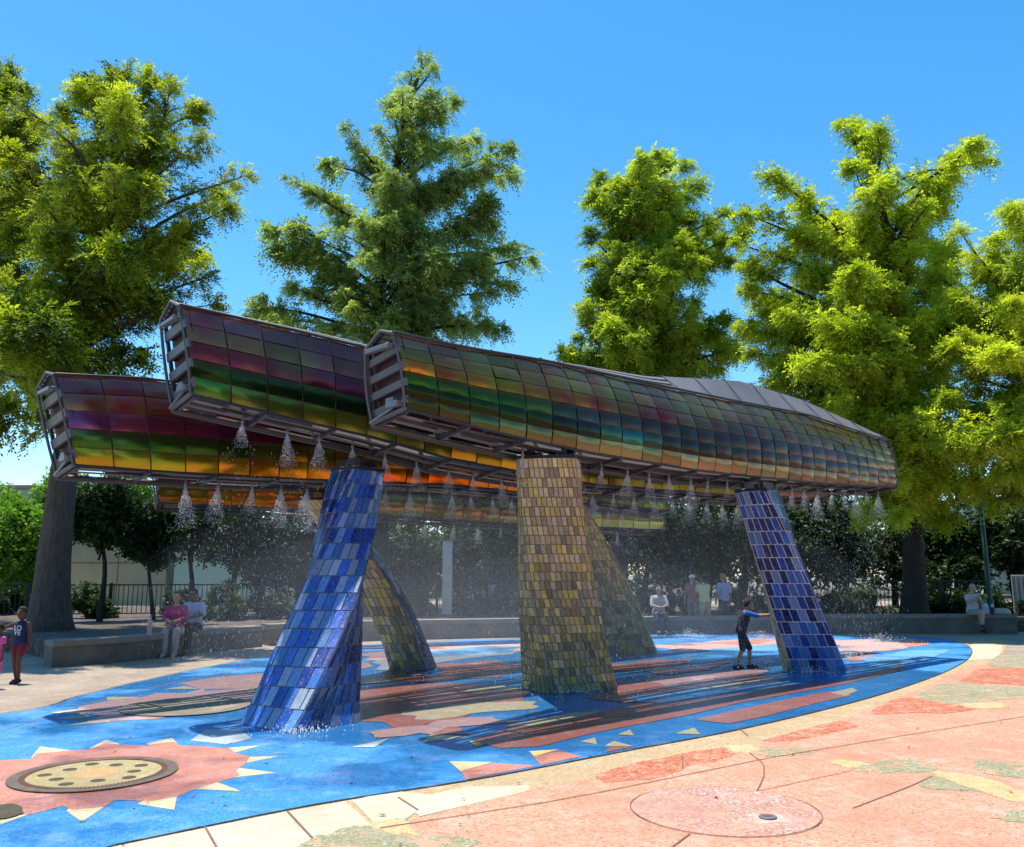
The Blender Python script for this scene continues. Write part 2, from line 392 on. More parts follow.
# tan band outside the pad
band_in = [G(*p) for p in [(800, 634)] + list(reversed(edge_rt))] + list(reversed(lo_w))
outer_px = [(1010, 640), (1004, 653), (992, 661), (955, 673), (918, 690), (872, 708), (844, 720), (800, 733), (740, 749), (660, 766), (600, 778), (527, 791), (470, 806), (407, 822), (340, 843), (240, 872)]
g = MB(); g.poly(pad_s_band := ([G(*p) for p in outer_px] + [Vector((-4.9, 3.6, 0)), Vector((-7.2, 3.3, 0)), Vector((-9.7, 5.2, 0)), Vector((-9.3, 8.2, 0))] + [G(0, 738), G(70, 712), G(140, 690), G(250, 667), G(350, 652), G(520, 643), G(700, 640), G(900, 641)]), 0.008)
structure('tan_kerb_band', g, M['tan'])
plz = [G(*p) for p in outer_px[2:]] + [Vector((-4.9, 3.0, 0)), Vector((-6, -8, 0)), Vector((34, -8, 0)), Vector((34, 15.5, 0)), G(1030, 664)]
plz = [p for p in plz]
g = MB(); g.poly(plz, 0.010); structure('salmon_paving', g, M['plaza'])

keys = ['salmon', 'shaded_red', 'pink', 'cream', 'white', 'yellow', 'skyblue']
mural = MB(); MZ = []
def mp(key, pts, z=0.018, sm=False):
    w_ = [G(*p) for p in pts]
    if sm: w_ = catmull(w_, 4, True)
    mural.poly(w_, 0.0135 + 0.00008 * len(MZ), keys.index(key)); MZ.append(1)
# near sunflower: ring and petals in world space round the drain
FC = G(95, 776); FR = (G(181, 771) - G(10, 782)).length / 2
for (pts) in ([(31, 759), (40, 748), (72, 752), (60, 762)], [(89, 750), (106, 741), (119, 745), (112, 756)], [(146, 745), (172, 739), (178, 746), (165, 754)],
              [(215, 752), (230, 749), (260, 747), (235, 754)], [(225, 764), (246, 758.5), (280, 757.5), (248, 764)], [(220, 778), (238, 769.5), (276, 774.5), (234, 779)],
              [(195, 791), (217, 784), (241, 793)], [(137, 806), (160, 794), (177, 797), (174, 812)], [(66, 813), (80, 800), (104, 809), (82, 824)],
              [(0, 820), (0, 810), (35, 814), (0, 827)], [(-40, 790), (-60, 800), (-80, 808), (-30, 806)], [(-30, 764), (-62, 756), (-20, 757)]):
    mp('cream', pts, 0.018)
mp('salmon', [(-45, 770), (-20, 763), (0, 762), (31, 760.5), (36, 755), (72, 752), (89, 751), (104, 745), (119, 746), (146, 747), (174, 743), (180, 747), (205, 748), (230, 750), (236, 755),
              (250, 758), (246, 765), (236, 772), (240, 777), (222, 783), (198, 790), (176, 799), (150, 803), (115, 802), (104, 809), (72, 812), (63, 808), (33, 816), (0, 819), (-40, 806), (-60, 790)], 0.022)
# pale flower further left
for pts in ([(107, 701), (107, 698), (139, 698), (139, 701)], [(50, 714), (80, 710), (86, 715)], [(52, 721), (85, 715), (92, 719)], [(67, 727), (105, 720), (110, 723)], [(186, 694), (203, 690), (207, 695)], [(231, 692), (252, 686), (256, 693)]):
    mp('cream', pts, 0.018)
mp('pink', [(79, 708), (107, 702), (142, 698), (157, 694), (188, 694), (203, 692), (239, 690), (262, 696), (300, 700), (300, 705), (262, 706), (244, 707), (228, 711), (193, 713), (157, 720), (122, 722), (86, 723), (101, 717), (76, 713)], 0.022)
mp('pink', [(180, 684), (215, 678), (262, 674), (320, 676), (320, 686), (250, 690), (200, 690)], 0.018)
mp('cream', [(165, 690), (185, 687), (200, 690)], 0.022)
mp('white', [(190, 742), (206, 731), (240, 731), (252, 740), (226, 746)], 0.018)
# front edge triangles
for key, pts in (('cream', [(449, 763), (493, 764), (460, 773)]), ('salmon', [(460, 773), (493, 764.6), (537, 767.5), (466, 781.5)]),
                 ('yellow', [(529, 753), (559, 751), (534, 758)]), ('salmon', [(533, 758), (559, 752), (582, 758), (541, 767)]),
                 ('cream', [(604, 748), (614, 742.5), (634, 748)]), ('salmon', [(604, 754), (612, 748.4), (633, 748.4)]), ('cream', [(580, 743), (595, 739), (597, 746)]),
                 ('cream', [(422, 744), (431, 735.5), (468, 738.5)]), ('salmon', [(426, 735), (428, 731), (457, 728), (470, 736), (434, 736)]),
                 ('yellow', [(469, 742), (487, 744.5), (476, 749)]), ('white', [(350, 749), (390, 739.5), (374, 749)]),
                 ('salmon', [(694, 721), (760, 706), (819, 694), (848, 691), (851, 697), (826, 702), (763, 718), (729, 725)]), ('cream', [(675, 735), (694, 729), (701, 736)]),
                 ('cream', [(618, 736), (630, 731), (634, 737)]), ('cream', [(830, 694), (852, 689), (858, 692), (845, 697)]),
                 ('shaded_red', [(470, 742), (520, 726), (600, 714), (700, 700), (780, 688), (850, 680), (905, 664), (900, 672), (840, 686), (740, 704), (690, 716), (600, 733), (540, 748), (500, 750)])):  # band along the nearest canopy's shadow, shade painted into the colour
    mp(key, pts, 0.020)
# middle of the pad: flame shapes with pointed edges
def flame(key, pts, z, amp=0.16, seg=3, sd=0):
    rd = random.Random(sd); P = [G(*p) for p in pts]; c = sum(P, Vector()) / len(P); o_ = []
    for a, b in zip(P, P[1:] + P[:1]):
        for k in range(seg):
            p = a.lerp(b, k / seg); r_ = (p - c); o_.append(p + r_.normalized() * amp * (rd.uniform(.2, 1.3) if k % 2 else -rd.uniform(0, .6)))
    mural.poly(o_, 0.0135 + 0.00008 * len(MZ), keys.index(key)); MZ.append(1)
FL = (('shaded_red', [(350, 690), (440, 684), (520, 690), (530, 706), (470, 716), (420, 728), (360, 724), (330, 706)]),
      ('cream', [(400, 716), (450, 706), (520, 702), (540, 708), (470, 716), (430, 722)]),
      ('salmon', [(430, 668), (480, 662), (525, 664), (520, 674), (455, 678)]), ('white', [(370, 664), (430, 650), (500, 648), (520, 652), (440, 664), (390, 672)]),
      ('pink', [(350, 656), (420, 648), (520, 642), (600, 640), (640, 643), (560, 650), (470, 655), (390, 662)]), ('skyblue', [(400, 655), (450, 649), (530, 646), (520, 650), (440, 658)]),
      ('salmon', [(360, 650), (400, 645), (450, 643), (430, 649)]), ('salmon', [(590, 668), (640, 662), (690, 660), (680, 667), (620, 673)]),
      ('shaded_red', [(600, 690), (660, 680), (740, 676), (790, 680), (720, 692), (640, 704), (600, 702)]), ('pink', [(640, 682), (700, 672), (770, 670), (760, 678), (690, 690)]),
      ('skyblue', [(620, 700), (690, 690), (760, 682), (800, 684), (730, 696), (660, 704)]), ('cream', [(690, 690), (730, 684), (760, 681), (740, 690)]),
      ('pink', [(640, 648), (720, 641), (800, 639), (860, 641), (790, 648), (700, 652)]), ('skyblue', [(690, 652), (750, 646), (820, 645), (790, 651)]),
      ('salmon', [(700, 645), (740, 640), (790, 638), (760, 645)]), ('white', [(800, 652), (850, 646), (905, 645), (880, 653), (830, 660)]),
      ('pink', [(830, 644), (880, 638), (925, 640), (905, 650), (850, 653)]), ('salmon', [(895, 643), (920, 639.5), (933, 643), (915, 648)]), ('shaded_red', [(838, 658), (862, 652.5), (884, 657), (860, 662)]),
      ('skyblue', [(860, 662), (900, 652), (950, 650), (930, 661), (880, 668)]), ('cream', [(450, 690), (490, 686), (520, 688), (480, 694)]), ('white', [(540, 676), (580, 672), (600, 675), (570, 680)]),
      ('pink', [(360, 735), (420, 726), (470, 718), (520, 722), (450, 730), (400, 739)]), ('shaded_red', [(560, 724), (620, 708), (690, 700), (650, 714)]), ('cream', [(500, 730), (560, 716), (600, 712), (560, 724)]),
      ('shaded_red', [(380, 672), (440, 676), (500, 676), (450, 682), (390, 684)]), ('salmon', [(250, 700), (300, 694), (340, 694), (330, 704), (270, 708)]), ('pink', [(300, 668), (350, 660), (372, 664), (350, 676)]),
      ('shaded_red', [(640, 672), (690, 668), (730, 662), (720, 668), (670, 676)]), ('cream', [(330, 682), (370, 676), (390, 680), (350, 688)]))
for k, (key, pts) in enumerate(FL):
    dist = sum(G(*p).y for p in pts) / len(pts)
    flame(key, pts, 0.026, 0.035 * dist * 0.45, 3, k)
structure('mural', mural, [M[k] for k in keys])

pk = ['orange', 'sage', 'lemon', 'stone', 'purple', 'pale', 'joint']
inlay = MB(); IZ = []
def ip(key, pts, z=0.016, sm=True):
    w_ = [G(*p) for p in pts]
    if sm:
        w_ = catmull(w_, 5, True); rd = random.Random(len(IZ)); cc_ = sum(w_, Vector()) / len(w_)
        w_ = [p + (p - cc_).normalized() * rd.uniform(-.035, .035) + Vector((rd.uniform(-.02, .02), rd.uniform(-.02, .02), 0)) for p in w_]
    inlay.poly(w_, 0.0112 + 0.00008 * len(IZ), pk.index(key)); IZ.append(1)
ip('stone', [(98, 852), (205, 830), (283, 814), (345, 803), (385, 838), (300, 862), (160, 900)], 0.016, False)
ip('stone', [(402, 803), (466, 788), (528, 786.5), (530, 792), (470, 806), (420, 818)], 0.016, False)
ip('stone', [(352, 802), (392, 792), (440, 797), (404, 822), (384, 836)], 0.018, False)
g_tan = [(377, 797), (392, 793), (424, 800), (410, 815), (396, 817), (378, 806)]
ip('stone', [(959, 661), (968, 650), (973, 643), (1003, 646), (1001, 654), (992, 660)], 0.016, False)
for key, pts in (('sage', [(300, 846), (340, 832), (369, 828), (410, 837), (476, 841), (470, 862), (400, 890), (250, 890)]), ('lemon', [(369, 826), (403, 820), (415, 836), (380, 832)]),
                 ('orange', [(596, 777), (633, 766), (687, 754), (740, 748), (733, 758), (683, 770), (658, 779), (610, 784)]),
                 ('orange', [(768, 740), (815, 727), (844, 722), (854, 729), (807, 739), (778, 743)]), ('lemon', [(727, 750), (745, 745), (760, 750), (745, 755)]),
                 ('sage', [(752, 754), (778, 750), (820, 752), (782, 758)]), ('lemon', [(830, 762), (848, 762), (868, 765), (850, 769)]), ('sage', [(852, 770), (906, 760), (938, 770), (890, 774)]),
                 ('sage', [(921, 789), (940, 774), (1004, 785), (1000, 793)]), ('sage', [(979, 761), (1030, 768), (1040, 779), (983, 775)]),
                 ('lemon', [(930, 774), (981, 778), (1034, 797), (1040, 808), (990, 796)]), ('sage', [(995, 820), (1034, 812), (1040, 825)]),
                 ('orange', [(960, 683), (978, 671), (994, 669), (1060, 669), (1060, 686), (994, 685)]), ('sage', [(917, 698), (942, 685), (965, 684), (994, 686), (1040, 690), (1040, 697), (990, 702), (951, 705)]),
                 ('orange', [(870, 714), (894, 701), (915, 699), (951, 705), (976, 708), (951, 714), (913, 714)]), ('sage', [(990, 667), (1001, 655.5), (1040, 657), (1040, 667)]),
                 ('lemon', [(960, 706), (990, 703), (1010, 708), (985, 710)])):
    ip(key, pts)
pc = G(768, 812); prad = (G(814, 806) - G(635, 806)).length / 2
PCN = G(724, 811)
inlay.poly([PCN + Vector((math.cos(a) * prad, math.sin(a) * prad, 0)) for a in [2 * math.pi * k / 48 for k in range(48)]], 0.0140, pk.index('purple'))
PFN = G(768, 820)
inlay.poly(catmull([PFN + Vector((math.cos(a) * r, math.sin(a) * r, 0)) for a, r in [(2 * math.pi * k / 12, 0.10 + 0.03 * ((k * 7) % 3)) for k in range(12)]], 3, True), 0.0145, pk.index('pale'))
def strip(pts, wd=0.016, z=0.0150):
    P = [G(*p) if len(p) == 2 else Vector(p) for p in pts]
    for a, b in zip(P, P[1:]):
        d = (b - a).normalized(); s_ = Vector((-d.y, d.x, 0)) * wd / 2
        q = [a - s_, b - s_, b + s_, a + s_]; inlay.face([Vector((p.x, p.y, z)) for p in q], pk.index('joint'))
strip([(380, 830), (540, 805), (600, 794), (766, 760), (890, 739), (997, 722), (1060, 712)], 0.012)
strip(catmull([G(749, 754), G(762, 764), G(764, 772), (G(763, 780)), G(757, 793)], 4), 0.011)
strip([PCN + Vector((math.cos(a) * (prad + 0.01), math.sin(a) * (prad + 0.01), 0)) for a in [2 * math.pi * k / 48 for k in range(49)]], 0.008)
strip(catmull([G(853, 810), G(905, 790), G(932, 778)], 4), 0.010); strip([(757, 793), (853, 772)], 0.008); strip([(690, 836), (655, 862)], 0.014)
strip([(398, 799), (418, 812)], 0.014, 0.0154); strip([(287, 813), (312, 840)], 0.016, 0.0154); strip([(205, 829), (220, 856)], 0.014, 0.0154)
strip([(683, 770), (682, 757)], 0.012); strip([(0, 733), (60, 713), (130, 693), (250, 668)], 0.02, 0.014)
strip([(736, 727), (748, 737)], 0.012)
structure('paving_inlays', inlay, [M[k] for k in pk])

# drain cover in the flower
def ring_mesh(mb, c, r0, r1, z0, z1, seg=64, mi=0):
    rows = []
    for r, z in ((r1, 0.02), (r1, z1), (r0, z1), (r0, z0)):
        rows.append([Vector((c.x + r * math.cos(2 * math.pi * k / seg), c.y + r * math.sin(2 * math.pi * k / seg), z)) for k in range(seg)])
    mb.grid(rows, mi, closed=True, smooth=False)
t = empty('drain_cover', FC, 0, 'round gold disc with dark oval holes and a slotted grey rim in the salmon sunflower', 'drain cover')
z3 = Vector((0, 0, 0))
mb = MB(); ring_mesh(mb, z3, FR * 0.80, FR, 0.018, 0.027); 
for k in range(110):
    a = 2 * math.pi * k / 110; d = Vector((math.cos(a), math.sin(a), 0)); s_ = Vector((-d.y, d.x, 0))
    mb.box(d * FR * 0.83 + Vector((0, 0, 0.027)), (FR * 0.035, FR * 0.012, 0.004), (d, s_, Vector((0, 0, 1))), 1)
mb.build('rim', [m_plain('bronze_rim', (0.15, 0.115, 0.08), 0.5, 0.3, 0.3, 14), M['joint']], t)
mb = MB(); mb.poly([Vector((math.cos(2 * math.pi * k / 48) * FR * 0.8, math.sin(2 * math.pi * k / 48) * FR * 0.8, 0)) for k in range(48)], 0.0235)
mb.poly([Vector((math.cos(2 * math.pi * k / 24) * FR * 0.28, math.sin(2 * math.pi * k / 24) * FR * 0.28, 0)) for k in range(24)], 0.0243, 1)
mb.build('disc', [m_ground('disc_gold', (0.36, 0.275, 0.11), 0.3, 0.2, 0.3), m_ground('disc_orange', (0.5, 0.27, 0.10), 0.3, 0.2, 0.3)], t)
hm = m_plain('hole_shadow', (0.06, 0.05, 0.025), 0.9)
for k in range(10):
    a = 2 * math.pi * k / 10 + 0.2; rr = 0.60 if k % 2 else 0.47
    mb = MB(); c = Vector((math.cos(a) * FR * rr, math.sin(a) * FR * rr, 0))
    mb.poly([c + Vector((math.cos(2 * math.pi * j / 20) * FR * 0.088, math.sin(2 * math.pi * j / 20) * FR * 0.088, 0)) for j in range(20)], 0.0252)
    mb.build('hole', hm, t)
hx = [(-34, 818), (0, 808), (14, 807), (22, 811), (20, 817), (8, 821), (0, 822), (-34, 824)]
mb = MB(); mb.poly(catmull([G(*p) for p in hx], 3, True), 0.022); tag(mb.build('drain_opening', hm), 'black drain opening at the left tip of the salmon sunflower', 'drain')
P2 = G(186, 708); R2 = (G(262, 706) - G(118, 712)).length / 2 * 0.92
t = empty('drain_cover', P2, 0, 'dark drain disc in the middle of the pale pink flower, mostly in shade', 'drain cover')
mb = MB(); ring_mesh(mb, z3, R2 * 0.82, R2, 0.018, 0.027); mb.build('rim', m_plain('brown_rim', (0.20, 0.15, 0.10), 0.6), t)
mb = MB(); mb.poly([Vector((math.cos(2 * math.pi * k / 40) * R2 * 0.82, math.sin(2 * math.pi * k / 40) * R2 * 0.82, 0)) for k in range(40)], 0.0235); mb.build('disc', m_ground('disc_gold2', (0.24, 0.19, 0.11), 0.4, 0.2, 0.4), t)
t = empty('floor_nozzle', PFN, 0, 'small pale metal spray nozzle plate set in the mauve paving circle', 'nozzle')
mb = MB(); mb.tube([(0, 0, 0.02), (0, 0, 0.026)], [0.06, 0.056], 20, caps=False); mb.poly([(math.cos(2 * math.pi * k / 20) * 0.056, math.sin(2 * math.pi * k / 20) * 0.056, 0.026) for k in range(20)]); mb.build('plate', M['steel'], t)
mb = MB(); mb.box((0.0, 0.0, 0.028), (0.03, 0.012, 0.002)); mb.build('slot', M['joint'], t)

# ------------------------------------------------------------------ mosaic pillars
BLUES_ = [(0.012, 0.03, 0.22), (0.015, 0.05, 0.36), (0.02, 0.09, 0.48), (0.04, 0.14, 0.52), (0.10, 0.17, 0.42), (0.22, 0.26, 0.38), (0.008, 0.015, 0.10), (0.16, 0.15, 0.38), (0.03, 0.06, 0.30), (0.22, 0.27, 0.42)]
SUNLIT_BLUES = [(0.05, 0.15, 0.46), (0.10, 0.23, 0.50), (0.02, 0.09, 0.42), (0.24, 0.33, 0.48), (0.16, 0.27, 0.50), (0.34, 0.41, 0.50), (0.012, 0.05, 0.30), (0.28, 0.32, 0.44), (0.04, 0.12, 0.50)]  # left pillar's strip face: sunlight painted in as paler, silvery blues
NAVY_SHADE = [(0.006, 0.016, 0.08), (0.008, 0.03, 0.17), (0.010, 0.055, 0.28), (0.015, 0.09, 0.38), (0.008, 0.015, 0.11), (0.05, 0.07, 0.22), (0.10, 0.12, 0.24)]  # dark blues; on the left pillar, shade painted into the turned-away faces
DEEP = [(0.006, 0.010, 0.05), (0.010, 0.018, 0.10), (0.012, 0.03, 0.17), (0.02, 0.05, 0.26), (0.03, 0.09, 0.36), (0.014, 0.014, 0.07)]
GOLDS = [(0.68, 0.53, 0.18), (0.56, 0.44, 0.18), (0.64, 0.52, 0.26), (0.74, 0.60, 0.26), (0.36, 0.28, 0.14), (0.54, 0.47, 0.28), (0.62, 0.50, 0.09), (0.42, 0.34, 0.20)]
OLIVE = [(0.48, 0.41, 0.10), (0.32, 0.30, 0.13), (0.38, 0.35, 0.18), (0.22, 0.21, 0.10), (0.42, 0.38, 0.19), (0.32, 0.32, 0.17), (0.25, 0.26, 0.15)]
def pillar(label, base, top, wb, wt, db, dt, ph0, ph1, faces, bend=(0, 0, 0), zt=3.2, rnd=1.4, ex=0.8):
    """twisting tapered slab from base to top; faces = 4 x (palette, rows, cols, material, grout)"""
    root = empty('mosaic_pillar', (base.x, base.y, 0.012), 0, label, 'pillar', 'twisted mosaic pillars under the canopies')
    B = Vector((0, 0, 0)); T = Vector((top.x - base.x, top.y - base.y, zt)); bend = Vector(bend)
    def sec(t):
        c = B.lerp(T, t) + bend * math.sin(math.pi * t)
        a = (wb + (wt - wb) * t ** ex) / 2; b = (db + (dt - db) * t ** ex) / 2; ph = ph0 + (ph1 - ph0) * t
        return c, a, b, ph
    def P(side, s, t, off=0.0):
        c, a, b, ph = sec(t)
        cr = [(-a, -b), (a, -b), (a, b), (-a, b)]
        p, q = cr[side], cr[(side + 1) % 4]
        nx, ny = [(0, -1), (1, 0), (0, 1), (-1, 0)][side]
        bul = math.sin(math.pi * s) * 0.07 * (a if side % 2 == 0 else b) * rnd + off
        x = p[0] + (q[0] - p[0]) * s + nx * bul; y = p[1] + (q[1] - p[1]) * s + ny * bul
        return c + Vector((x * math.cos(ph) - y * math.sin(ph), x * math.sin(ph) + y * math.cos(ph), 0))
    core = MB(); NT_ = 26
    for side in range(4):
        core.grid([[P(side, s / 6, i / NT_) for s in range(7)] for i in range(NT_ + 1)], 0, smooth=False)
    core.face([P(s_, k / 6, 1) for s_ in range(4) for k in range(6)])
    co = core.build('core', faces[0][4], root)
    names = {'gold': 'gold_tile_face', 'blue': 'blue_tile_face'}
    for side in range(4):
        pal, rows, cols, kind, grout, gap = faces[side]
        tl = MB(); rd = random.Random(hash((label, side)) % 1000 if False else len(label) * 7 + side)
        for i in range(rows):
            t0, t1 = i / rows, (i + 1) / rows
            sh = 0.5 / cols if i % 2 else 0.0
            if kind == 'gold': sh = rd.random() / cols
            for j in range(-1, cols):
                s0, s1 = max(0, (j / cols) + sh), min(1, ((j + 1) / cols) + sh)
                if s1 - s0 < 0.25 / cols: continue
                c = pal[int(rd.random() ** 1.2 * len(pal)) % len(pal)]; k = rd.uniform(0.80, 1.25)
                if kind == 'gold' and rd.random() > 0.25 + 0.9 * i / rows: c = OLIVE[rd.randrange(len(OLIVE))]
                c = (c[0] * k, c[1] * k, c[2] * k * rd.uniform(0.9, 1.1), 1)
                pa, pb = P(side, s0, t0), P(side, s1, t0)
                W = max((pb - pa).length, 0.02); H = max((P(side, s0, t1) - pa).length, 0.02)
                ds = min(gap / W, 0.3) * (s1 - s0); dt_ = min(gap / H, 0.3) * (t1 - t0)
                o1 = 0.008 + rd.uniform(0, 0.006); tl_ = rd.uniform(-0.004, 0.004)
                q = [(s0 + ds, t0 + dt_, o1), (s1 - ds, t0 + dt_, o1 + tl_), (s1 - ds, t1 - dt_, o1 + tl_), (s0 + ds, t1 - dt_, o1)]
                F = [P(side, a_, b_, o_) for a_, b_, o_ in q]; Bk = [P(side, a_, b_, -0.004) for a_, b_, o_ in q]
                tl.face(F, 0, c)
                for k_ in range(4): tl.face([Bk[k_], Bk[(k_ + 1) % 4], F[(k_ + 1) % 4], F[k_]], 0, c)
        tl.build(names[kind], M['tile'] if kind == 'blue' else M['goldtile'], root, color=True)
    # steel cap and bracket carrying the canopy
    cp = MB(); c, a, b, ph = sec(1.0); ax = (Vector((math.cos(ph), math.sin(ph), 0)), Vector((-math.sin(ph), math.cos(ph), 0)), Vector((0, 0, 1)))
    cp.box(c + Vector((0, 0, 0.02)), (a * 1.03, b * 1.05, 0.03), ax, 0, 0.008)
    for sx in (-1, 1): cp.box(c + ax[0] * a * 0.6 * sx + Vector((0, 0, 0.09)), (0.03, b * 0.8, 0.065), ax, 0)
    cp.build('bracket', M['darksteel'], root)
    return root
bl = lambda pal, r, c: (pal, r, c, 'blue', M['grout'], 0.007)
gd = lambda pal, r, c: (pal, r, c, 'gold', M['grout'], 0.006)
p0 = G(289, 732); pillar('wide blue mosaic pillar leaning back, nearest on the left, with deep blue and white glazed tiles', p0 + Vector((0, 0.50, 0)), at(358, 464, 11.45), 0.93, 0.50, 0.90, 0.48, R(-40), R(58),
    [bl(SUNLIT_BLUES, 15, 6), bl(NAVY_SHADE, 15, 6), gd(OLIVE, 14, 5), bl(NAVY_SHADE, 15, 6)], (0.02, 0.0, 0.0), 2.96, 0.8, 0.6)
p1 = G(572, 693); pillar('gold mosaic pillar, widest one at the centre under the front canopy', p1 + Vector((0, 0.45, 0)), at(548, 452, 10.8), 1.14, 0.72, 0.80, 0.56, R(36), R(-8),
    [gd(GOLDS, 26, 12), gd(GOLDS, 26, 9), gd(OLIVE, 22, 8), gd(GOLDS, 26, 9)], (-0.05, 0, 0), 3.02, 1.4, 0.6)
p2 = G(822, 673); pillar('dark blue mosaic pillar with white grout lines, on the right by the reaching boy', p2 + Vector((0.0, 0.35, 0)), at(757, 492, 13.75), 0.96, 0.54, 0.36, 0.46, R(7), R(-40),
    [([(0.012, 0.04, 0.20), (0.02, 0.08, 0.38), (0.03, 0.13, 0.50), (0.010, 0.022, 0.12), (0.07, 0.20, 0.52), (0.16, 0.28, 0.50)], 14, 6, 'blue', M['lightgrout'], 0.009), bl(NAVY_SHADE, 14, 3), gd(OLIVE, 14, 6), gd(GOLDS, 16, 3)], (-0.02, -0.05, 0), 2.90, 1.2, 0.8)
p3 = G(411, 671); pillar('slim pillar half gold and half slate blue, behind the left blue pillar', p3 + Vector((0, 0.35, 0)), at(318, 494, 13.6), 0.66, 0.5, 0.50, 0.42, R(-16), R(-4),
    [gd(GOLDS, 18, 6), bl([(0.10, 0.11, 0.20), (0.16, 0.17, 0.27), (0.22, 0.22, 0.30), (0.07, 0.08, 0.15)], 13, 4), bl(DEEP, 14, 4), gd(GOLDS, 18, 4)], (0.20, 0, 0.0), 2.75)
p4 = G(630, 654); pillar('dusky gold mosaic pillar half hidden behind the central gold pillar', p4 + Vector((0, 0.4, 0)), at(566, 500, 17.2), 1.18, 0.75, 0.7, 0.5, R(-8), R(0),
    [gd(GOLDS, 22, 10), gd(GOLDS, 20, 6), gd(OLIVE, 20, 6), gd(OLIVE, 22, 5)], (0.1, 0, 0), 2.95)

# ------------------------------------------------------------------ canopies
def zline(X, Y, poly):
    z = 3.4
    for _ in range(4):
        d = Y * cs + (z - EYE) * sn; px = CX + FPX * X / d
        if px <= poly[0][0]: (x0, y0), (x1, y1) = poly[0], poly[1]
        elif px >= poly[-1][0]: (x0, y0), (x1, y1) = poly[-2], poly[-1]
        else:
            for (x0, y0), (x1, y1) in zip(poly, poly[1:]):
                if x0 <= px <= x1: break
        py = y0 + (y1 - y0) * (px - x0) / (x1 - x0)
        r_ = ray(px, py); z = EYE + Y * r_.z / r_.y
    return z
def mixc(stops, u):
    for (u0, c0), (u1, c1) in zip(stops, stops[1:]):
        if u <= u1:
            f = max(0, (u - u0) / (u1 - u0)); return tuple(c0[k] + (c1[k] - c0[k]) * f for k in range(3))
    return stops[-1][1]
NOZ = []
def canopy(label, tl, tr, bot, top, ridge, rowcols, ncol, width, bulge, noz, slant=0.15, bk=0.75):
    A0, A1 = Vector((tl[0], tl[1], 0)), Vector((tr[0], tr[1], 0)); L = (A1 - A0).length; d = (A1 - A0).normalized(); f = Vector((d.y, -d.x, 0))
    root = empty('rain_canopy', (A0.x, A0.y, 0), 0, label, 'canopy', 'dichroic rain canopies over the splash pad')
    def base(u): return A0 + d * (L * u)
    wb_ = 0.56
    def prof(u):
        p = base(u); b_ = zline(p.x, p.y, bot); t_ = zline(p.x, p.y, top); r_ = zline(p.x, p.y, ridge); return b_, t_, r_
    cache = {}
    def F(u, v, off=0.0):
        """front skin: u along, v 0 bottom .. 1 top"""
        if u not in cache: cache[u] = prof(u)
        b_, t_, r_ = cache[u]; s = math.sin(math.pi * min(max(u, 0), 1)) ** 0.7
        o = (bulge[0] + bulge[1] * s) * math.sin(math.pi * (0.08 + 0.80 * v)) - v * v * (0.10 + bulge[2] * s) + off
        return base(u) - A0 + f * o - d * (slant * v * max(1 - u, 0) ** 7) + Vector((0, 0, b_ + (t_ - b_) * v))
    def W(u): return width[0] + width[1] * math.sin(math.pi * min(max(u, 0), 1)) ** 0.8
    def RP(u, k):
        """rear points: 0 ridge, 1 rear top, 2 rear bottom"""
        if u not in cache: cache[u] = prof(u)
        b_, t_, r_ = cache[u]; w_ = W(u)
        e0 = max(1 - u, 0) ** 7; e1 = e0 + max(u, 0) ** 12; bx = base(u) - A0 - (d * (slant * e0) if k < 2 else Vector((0, 0, 0)))
        wr = min(0.5 * w_, 0.55); pr = base(u) - f * wr; zr = max(zline(pr.x, pr.y, ridge), t_ - 0.16)
        if k == 0: return bx - f * wr + Vector((0, 0, zr))
        if k == 1: return bx - f * w_ + Vector((0, 0, zr - 0.06 - 0.10 * e1))
        return bx - f * wb_ + Vector((0, 0, b_ - 0.085))
    nrow = len(rowcols)
    # skin tiles, pillowed
    sk = MB(); rd = random.Random(int(A0.x * 100))
    for i in range(ncol):
        for j in range(nrow):
            u0, u1 = i / ncol, (i + 1) / ncol; v0, v1 = j / nrow, (j + 1) / nrow
            gu, gv = 0.009 / (L / ncol) / ncol, 0.028 / nrow
            u0 += gu; u1 -= gu; v0 += gv; v1 -= gv
            tu, tv = rd.uniform(-0.010, 0.010), rd.uniform(-0.014, 0.014)
            rows = []; n_ = 4; cl = []
            for a in range(n_ + 1):
                row = []
                for b in range(n_ + 1):
                    fu, fv = b / n_, a / n_
                    pil = 0.013 * (1 - (2 * fu - 1) ** 2) * (1 - (2 * fv - 1) ** 2) + tu * (fu - .5) + tv * (fv - .5)
                    row.append(F(round(u0 + (u1 - u0) * fu, 5), v0 + (v1 - v0) * fv, 0.012 + pil))
                rows.append(row)
            b0 = len(sk.v); sk.grid(rows, 0)
            base_c = mixc(rowcols[j], (i + 0.5) / ncol); jit = rd.uniform(0.74, 1.2) * 0.74; hj = (rd.uniform(.9, 1.1), rd.uniform(.9, 1.1), rd.uniform(.85, 1.15))
            nxt = mixc(rowcols[min(j + 1, nrow - 1)], (i + 0.5) / ncol)
            for a in range(n_ + 1):
                for b in range(n_ + 1):
                    m_ = 0.30 * (a / n_) ** 2
                    cc = [(base_c[k] * (1 - m_) + nxt[k] * m_) * jit * (1.14, 0.76 if bk < .6 else 0.82, bk)[k] * hj[k] for k in range(3)]
                    sk.c[b0 + a * (n_ + 1) + b] = (cc[0], cc[1], cc[2], 1)
    sk.build('panel_skin', M['film'], root, color=True)
    # copper-brown sub frame behind the tiles
    fr = MB(); US = [i / ncol for i in range(ncol + 1)]
    fr.grid([[F(u, v / 8, -0.005) for u in US] for v in range(9)], 0)
    fr.build('panel_frame', m_plain('copper_frame', (0.15, 0.085, 0.06), 0.45, 0.6, 0.3, 3), root)
